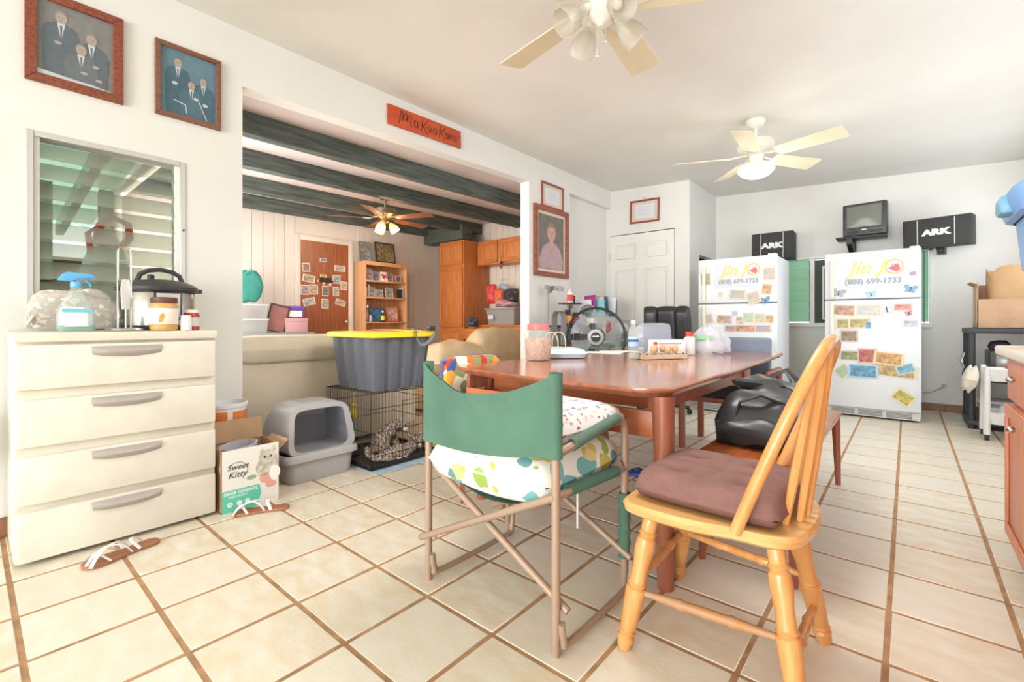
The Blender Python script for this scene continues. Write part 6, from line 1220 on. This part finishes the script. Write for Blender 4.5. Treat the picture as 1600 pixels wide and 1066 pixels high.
t = thing('counter_shelf', 'small reddish wooden shelf box on the counter', 'shelf', (.62,2.62,.901)); b = B(); b.box(-.26,.28,-.16,.16,.12,.145); b.out('top', SALM, t, bev=.003)
for x in (-.25,.27):
    b = B(); b.box(x-.01,x+.01,-.16,.16,0,.12); b.out('side', SALM, t)
t = thing('small_jar', 'small clear jar with pink lid on the counter shelf', 'jar', (.40,2.58,1.047)); b = B(); b.lathe([(.026,0),(.028,.004),(.028,.05),(.026,.055)]); b.out('jar', CP, t); b = B(); b.lathe([(.029,.054),(.03,.055),(.03,.068),(0,.069)]); b.out('lid', mat('pink_lid',(0,0,0)), t)
t = thing('white_canister', 'white canister on the counter shelf below the blue bin', 'canister', (.50,2.66,1.047)); b = B(); b.lathe([(.045,0),(.05,.006),(.05,.13),(.046,.135)]); b.out('body', WHITEP, t); b = B(); b.lathe([(.048,.134),(.051,.136),(.051,.155),(0,.157)]); b.out('lid', mat('can_lid',(226,222,214),.5), t)
t = thing('crate_box', 'stacked white box supporting the blue bin on the counter', 'box', (.75,2.62,1.047)); b = B(); b.box(-.15,.14,-.15,.15,0,.157); b.out('box', mat('org_white',(0,0,0)), t, bev=.004); b = B(); b.box(-.152,-.15,-.08,.08,.02,.06); b.out('label', PAPER, t)
t = thing('blue_bin', 'light blue plastic bin with flared rim on the counter stack', 'bin', (.62,2.64,1.206)); SKY = mat('sky_blue',(126,172,230),.4)
b = B(); loft(b,[rr(.54,.30,.04,.0),rr(.58,.36,.05,.25),rr(.57,.35,.05,.25),rr(.53,.29,.04,.01)]); b.out('tub', SKY, t)
b = B(); loft(b,[rr(.585,.37,.05,.19),rr(.62,.44,.06,.2),rr(.66,.48,.06,.26),rr(.66,.48,.06,.285),rr(.6,.44,.06,.31),rr(.5,.36,.06,.315)],cap0=False); b.out('rim', SKY, t)
b = B(); b.box(-.35,-.30,-.06,.06,.21,.28); b.out('grip', mat('grip_teal',(120,176,206),.4), t, bev=.012)
# ---- wall pictures at the far end
t = wall_thing('framed_portrait', 'portrait of a person in a pink robe in a tall red-brown frame', 'picture', on_x(XL+.001,4.467,1.93)); FRM = wood('rosewood_frame',(164,96,76),(136,72,58),.35)
def pr(q,w_,h_):
    pol(q,I4,[(-w_/2,-h_/2),(w_/2,-h_/2),(w_/2,h_/2),(-w_/2,h_/2)],.0063,1)
    W2,H2 = w_*.44,h_*.45; pol(q,I4,[(-W2,-H2),(W2,-H2),(W2,H2),(-W2,H2)],.0066,2)
    pol(q,I4,[(-.4*w_,-.44*h_),(-.42*w_,-.28*h_),(-.3*w_,-.1*h_),(-.12*w_,-.0*h_),(.12*w_,-.0*h_),(.3*w_,-.1*h_),(.42*w_,-.28*h_),(.4*w_,-.44*h_)],.0069,3)
    pol(q,I4,[(-.07*w_,-.05*h_),(.07*w_,-.05*h_),(.06*w_,.1*h_),(-.06*w_,.1*h_)],.0072,4); disc(q,I4,0,.2*h_,.17*w_,.14*h_,.0074,5,18); disc(q,I4,0,.15*h_,.14*w_,.13*h_,.0076,4,18)
    for e in (-1,1): disc(q,I4,e*.055*w_,.175*h_,.022*w_,.009*h_,.0079,2,8)
    disc(q,I4,0,.135*h_,.016*w_,.026*h_,.0078,5,8); disc(q,I4,0,.085*h_,.045*w_,.009*h_,.0079,6,8); pol(q,I4,[(-.15*w_,.24*h_),(-.08*w_,.3*h_),(.08*w_,.3*h_),(.15*w_,.24*h_),(.07*w_,.255*h_),(-.07*w_,.255*h_)],.0079,5)
    pol(q,I4,[(-.14*w_,-.01*h_),(0,-.2*h_),(.14*w_,-.01*h_),(.12*w_,-.005*h_),(0,-.17*h_),(-.12*w_,-.005*h_)],.0078,6)
frame_parts(t,.682,.81,.055,FRM,.03,printer=pr,mats=[PAPER,mat('mat_cream',(222,210,190),.7),mat('port_bg',(130,122,116),.5,var=.1),mat('port_robe',(196,166,170),.5,var=.05),mat('port_skin',(206,164,146),.5),mat('port_hair',(150,128,118),.5),mat('port_chain',(176,140,140),.5)])
def cert(q,w_,h_):
    pol(q,I4,[(-w_/2,-h_/2),(w_/2,-h_/2),(w_/2,h_/2),(-w_/2,h_/2)],.0063,1); pol(q,I4,[(-w_*.36,-h_*.36),(w_*.36,-h_*.36),(w_*.36,h_*.36),(-w_*.36,h_*.36)],.0066,2)
    for k in range(4): pol(q,I4,[(-w_*.24,h_*(.2-.12*k)),(w_*.24,h_*(.2-.12*k)),(w_*.24,h_*(.19-.12*k)),(-w_*.24,h_*(.19-.12*k))],.0069,3)
CM = [PAPER,mat('cert_mat',(226,206,190),.6),mat('cert_paper',(224,226,230),.5),mat('cert_line',(170,172,180),.5)]
t = wall_thing('framed_certificate', 'small red-framed certificate above the pink portrait', 'picture', on_x(XL+.001,4.49,2.475)); frame_parts(t,.44,.29,.022,FRM,.02,printer=cert,mats=CM)
pa,pb = pxY(985,316,YD),pxY(1031,350,YD); ww,hh = abs(pb.x-pa.x),.31
t = wall_thing('framed_certificate', 'red-framed certificate hanging above the white door', 'picture', Matrix.Translation(((pa.x+pb.x)/2,YD-.001,pxY(1008,330,YD).z))@FY@RZ(-.02)); frame_parts(t,ww,hh,.024,FRM,.02,printer=cert,mats=CM)
b = B(); b.tube([(0,hh/2,.01),(0,hh/2+.04,.008)],.004,6); b.out('hanger', FRM, t)
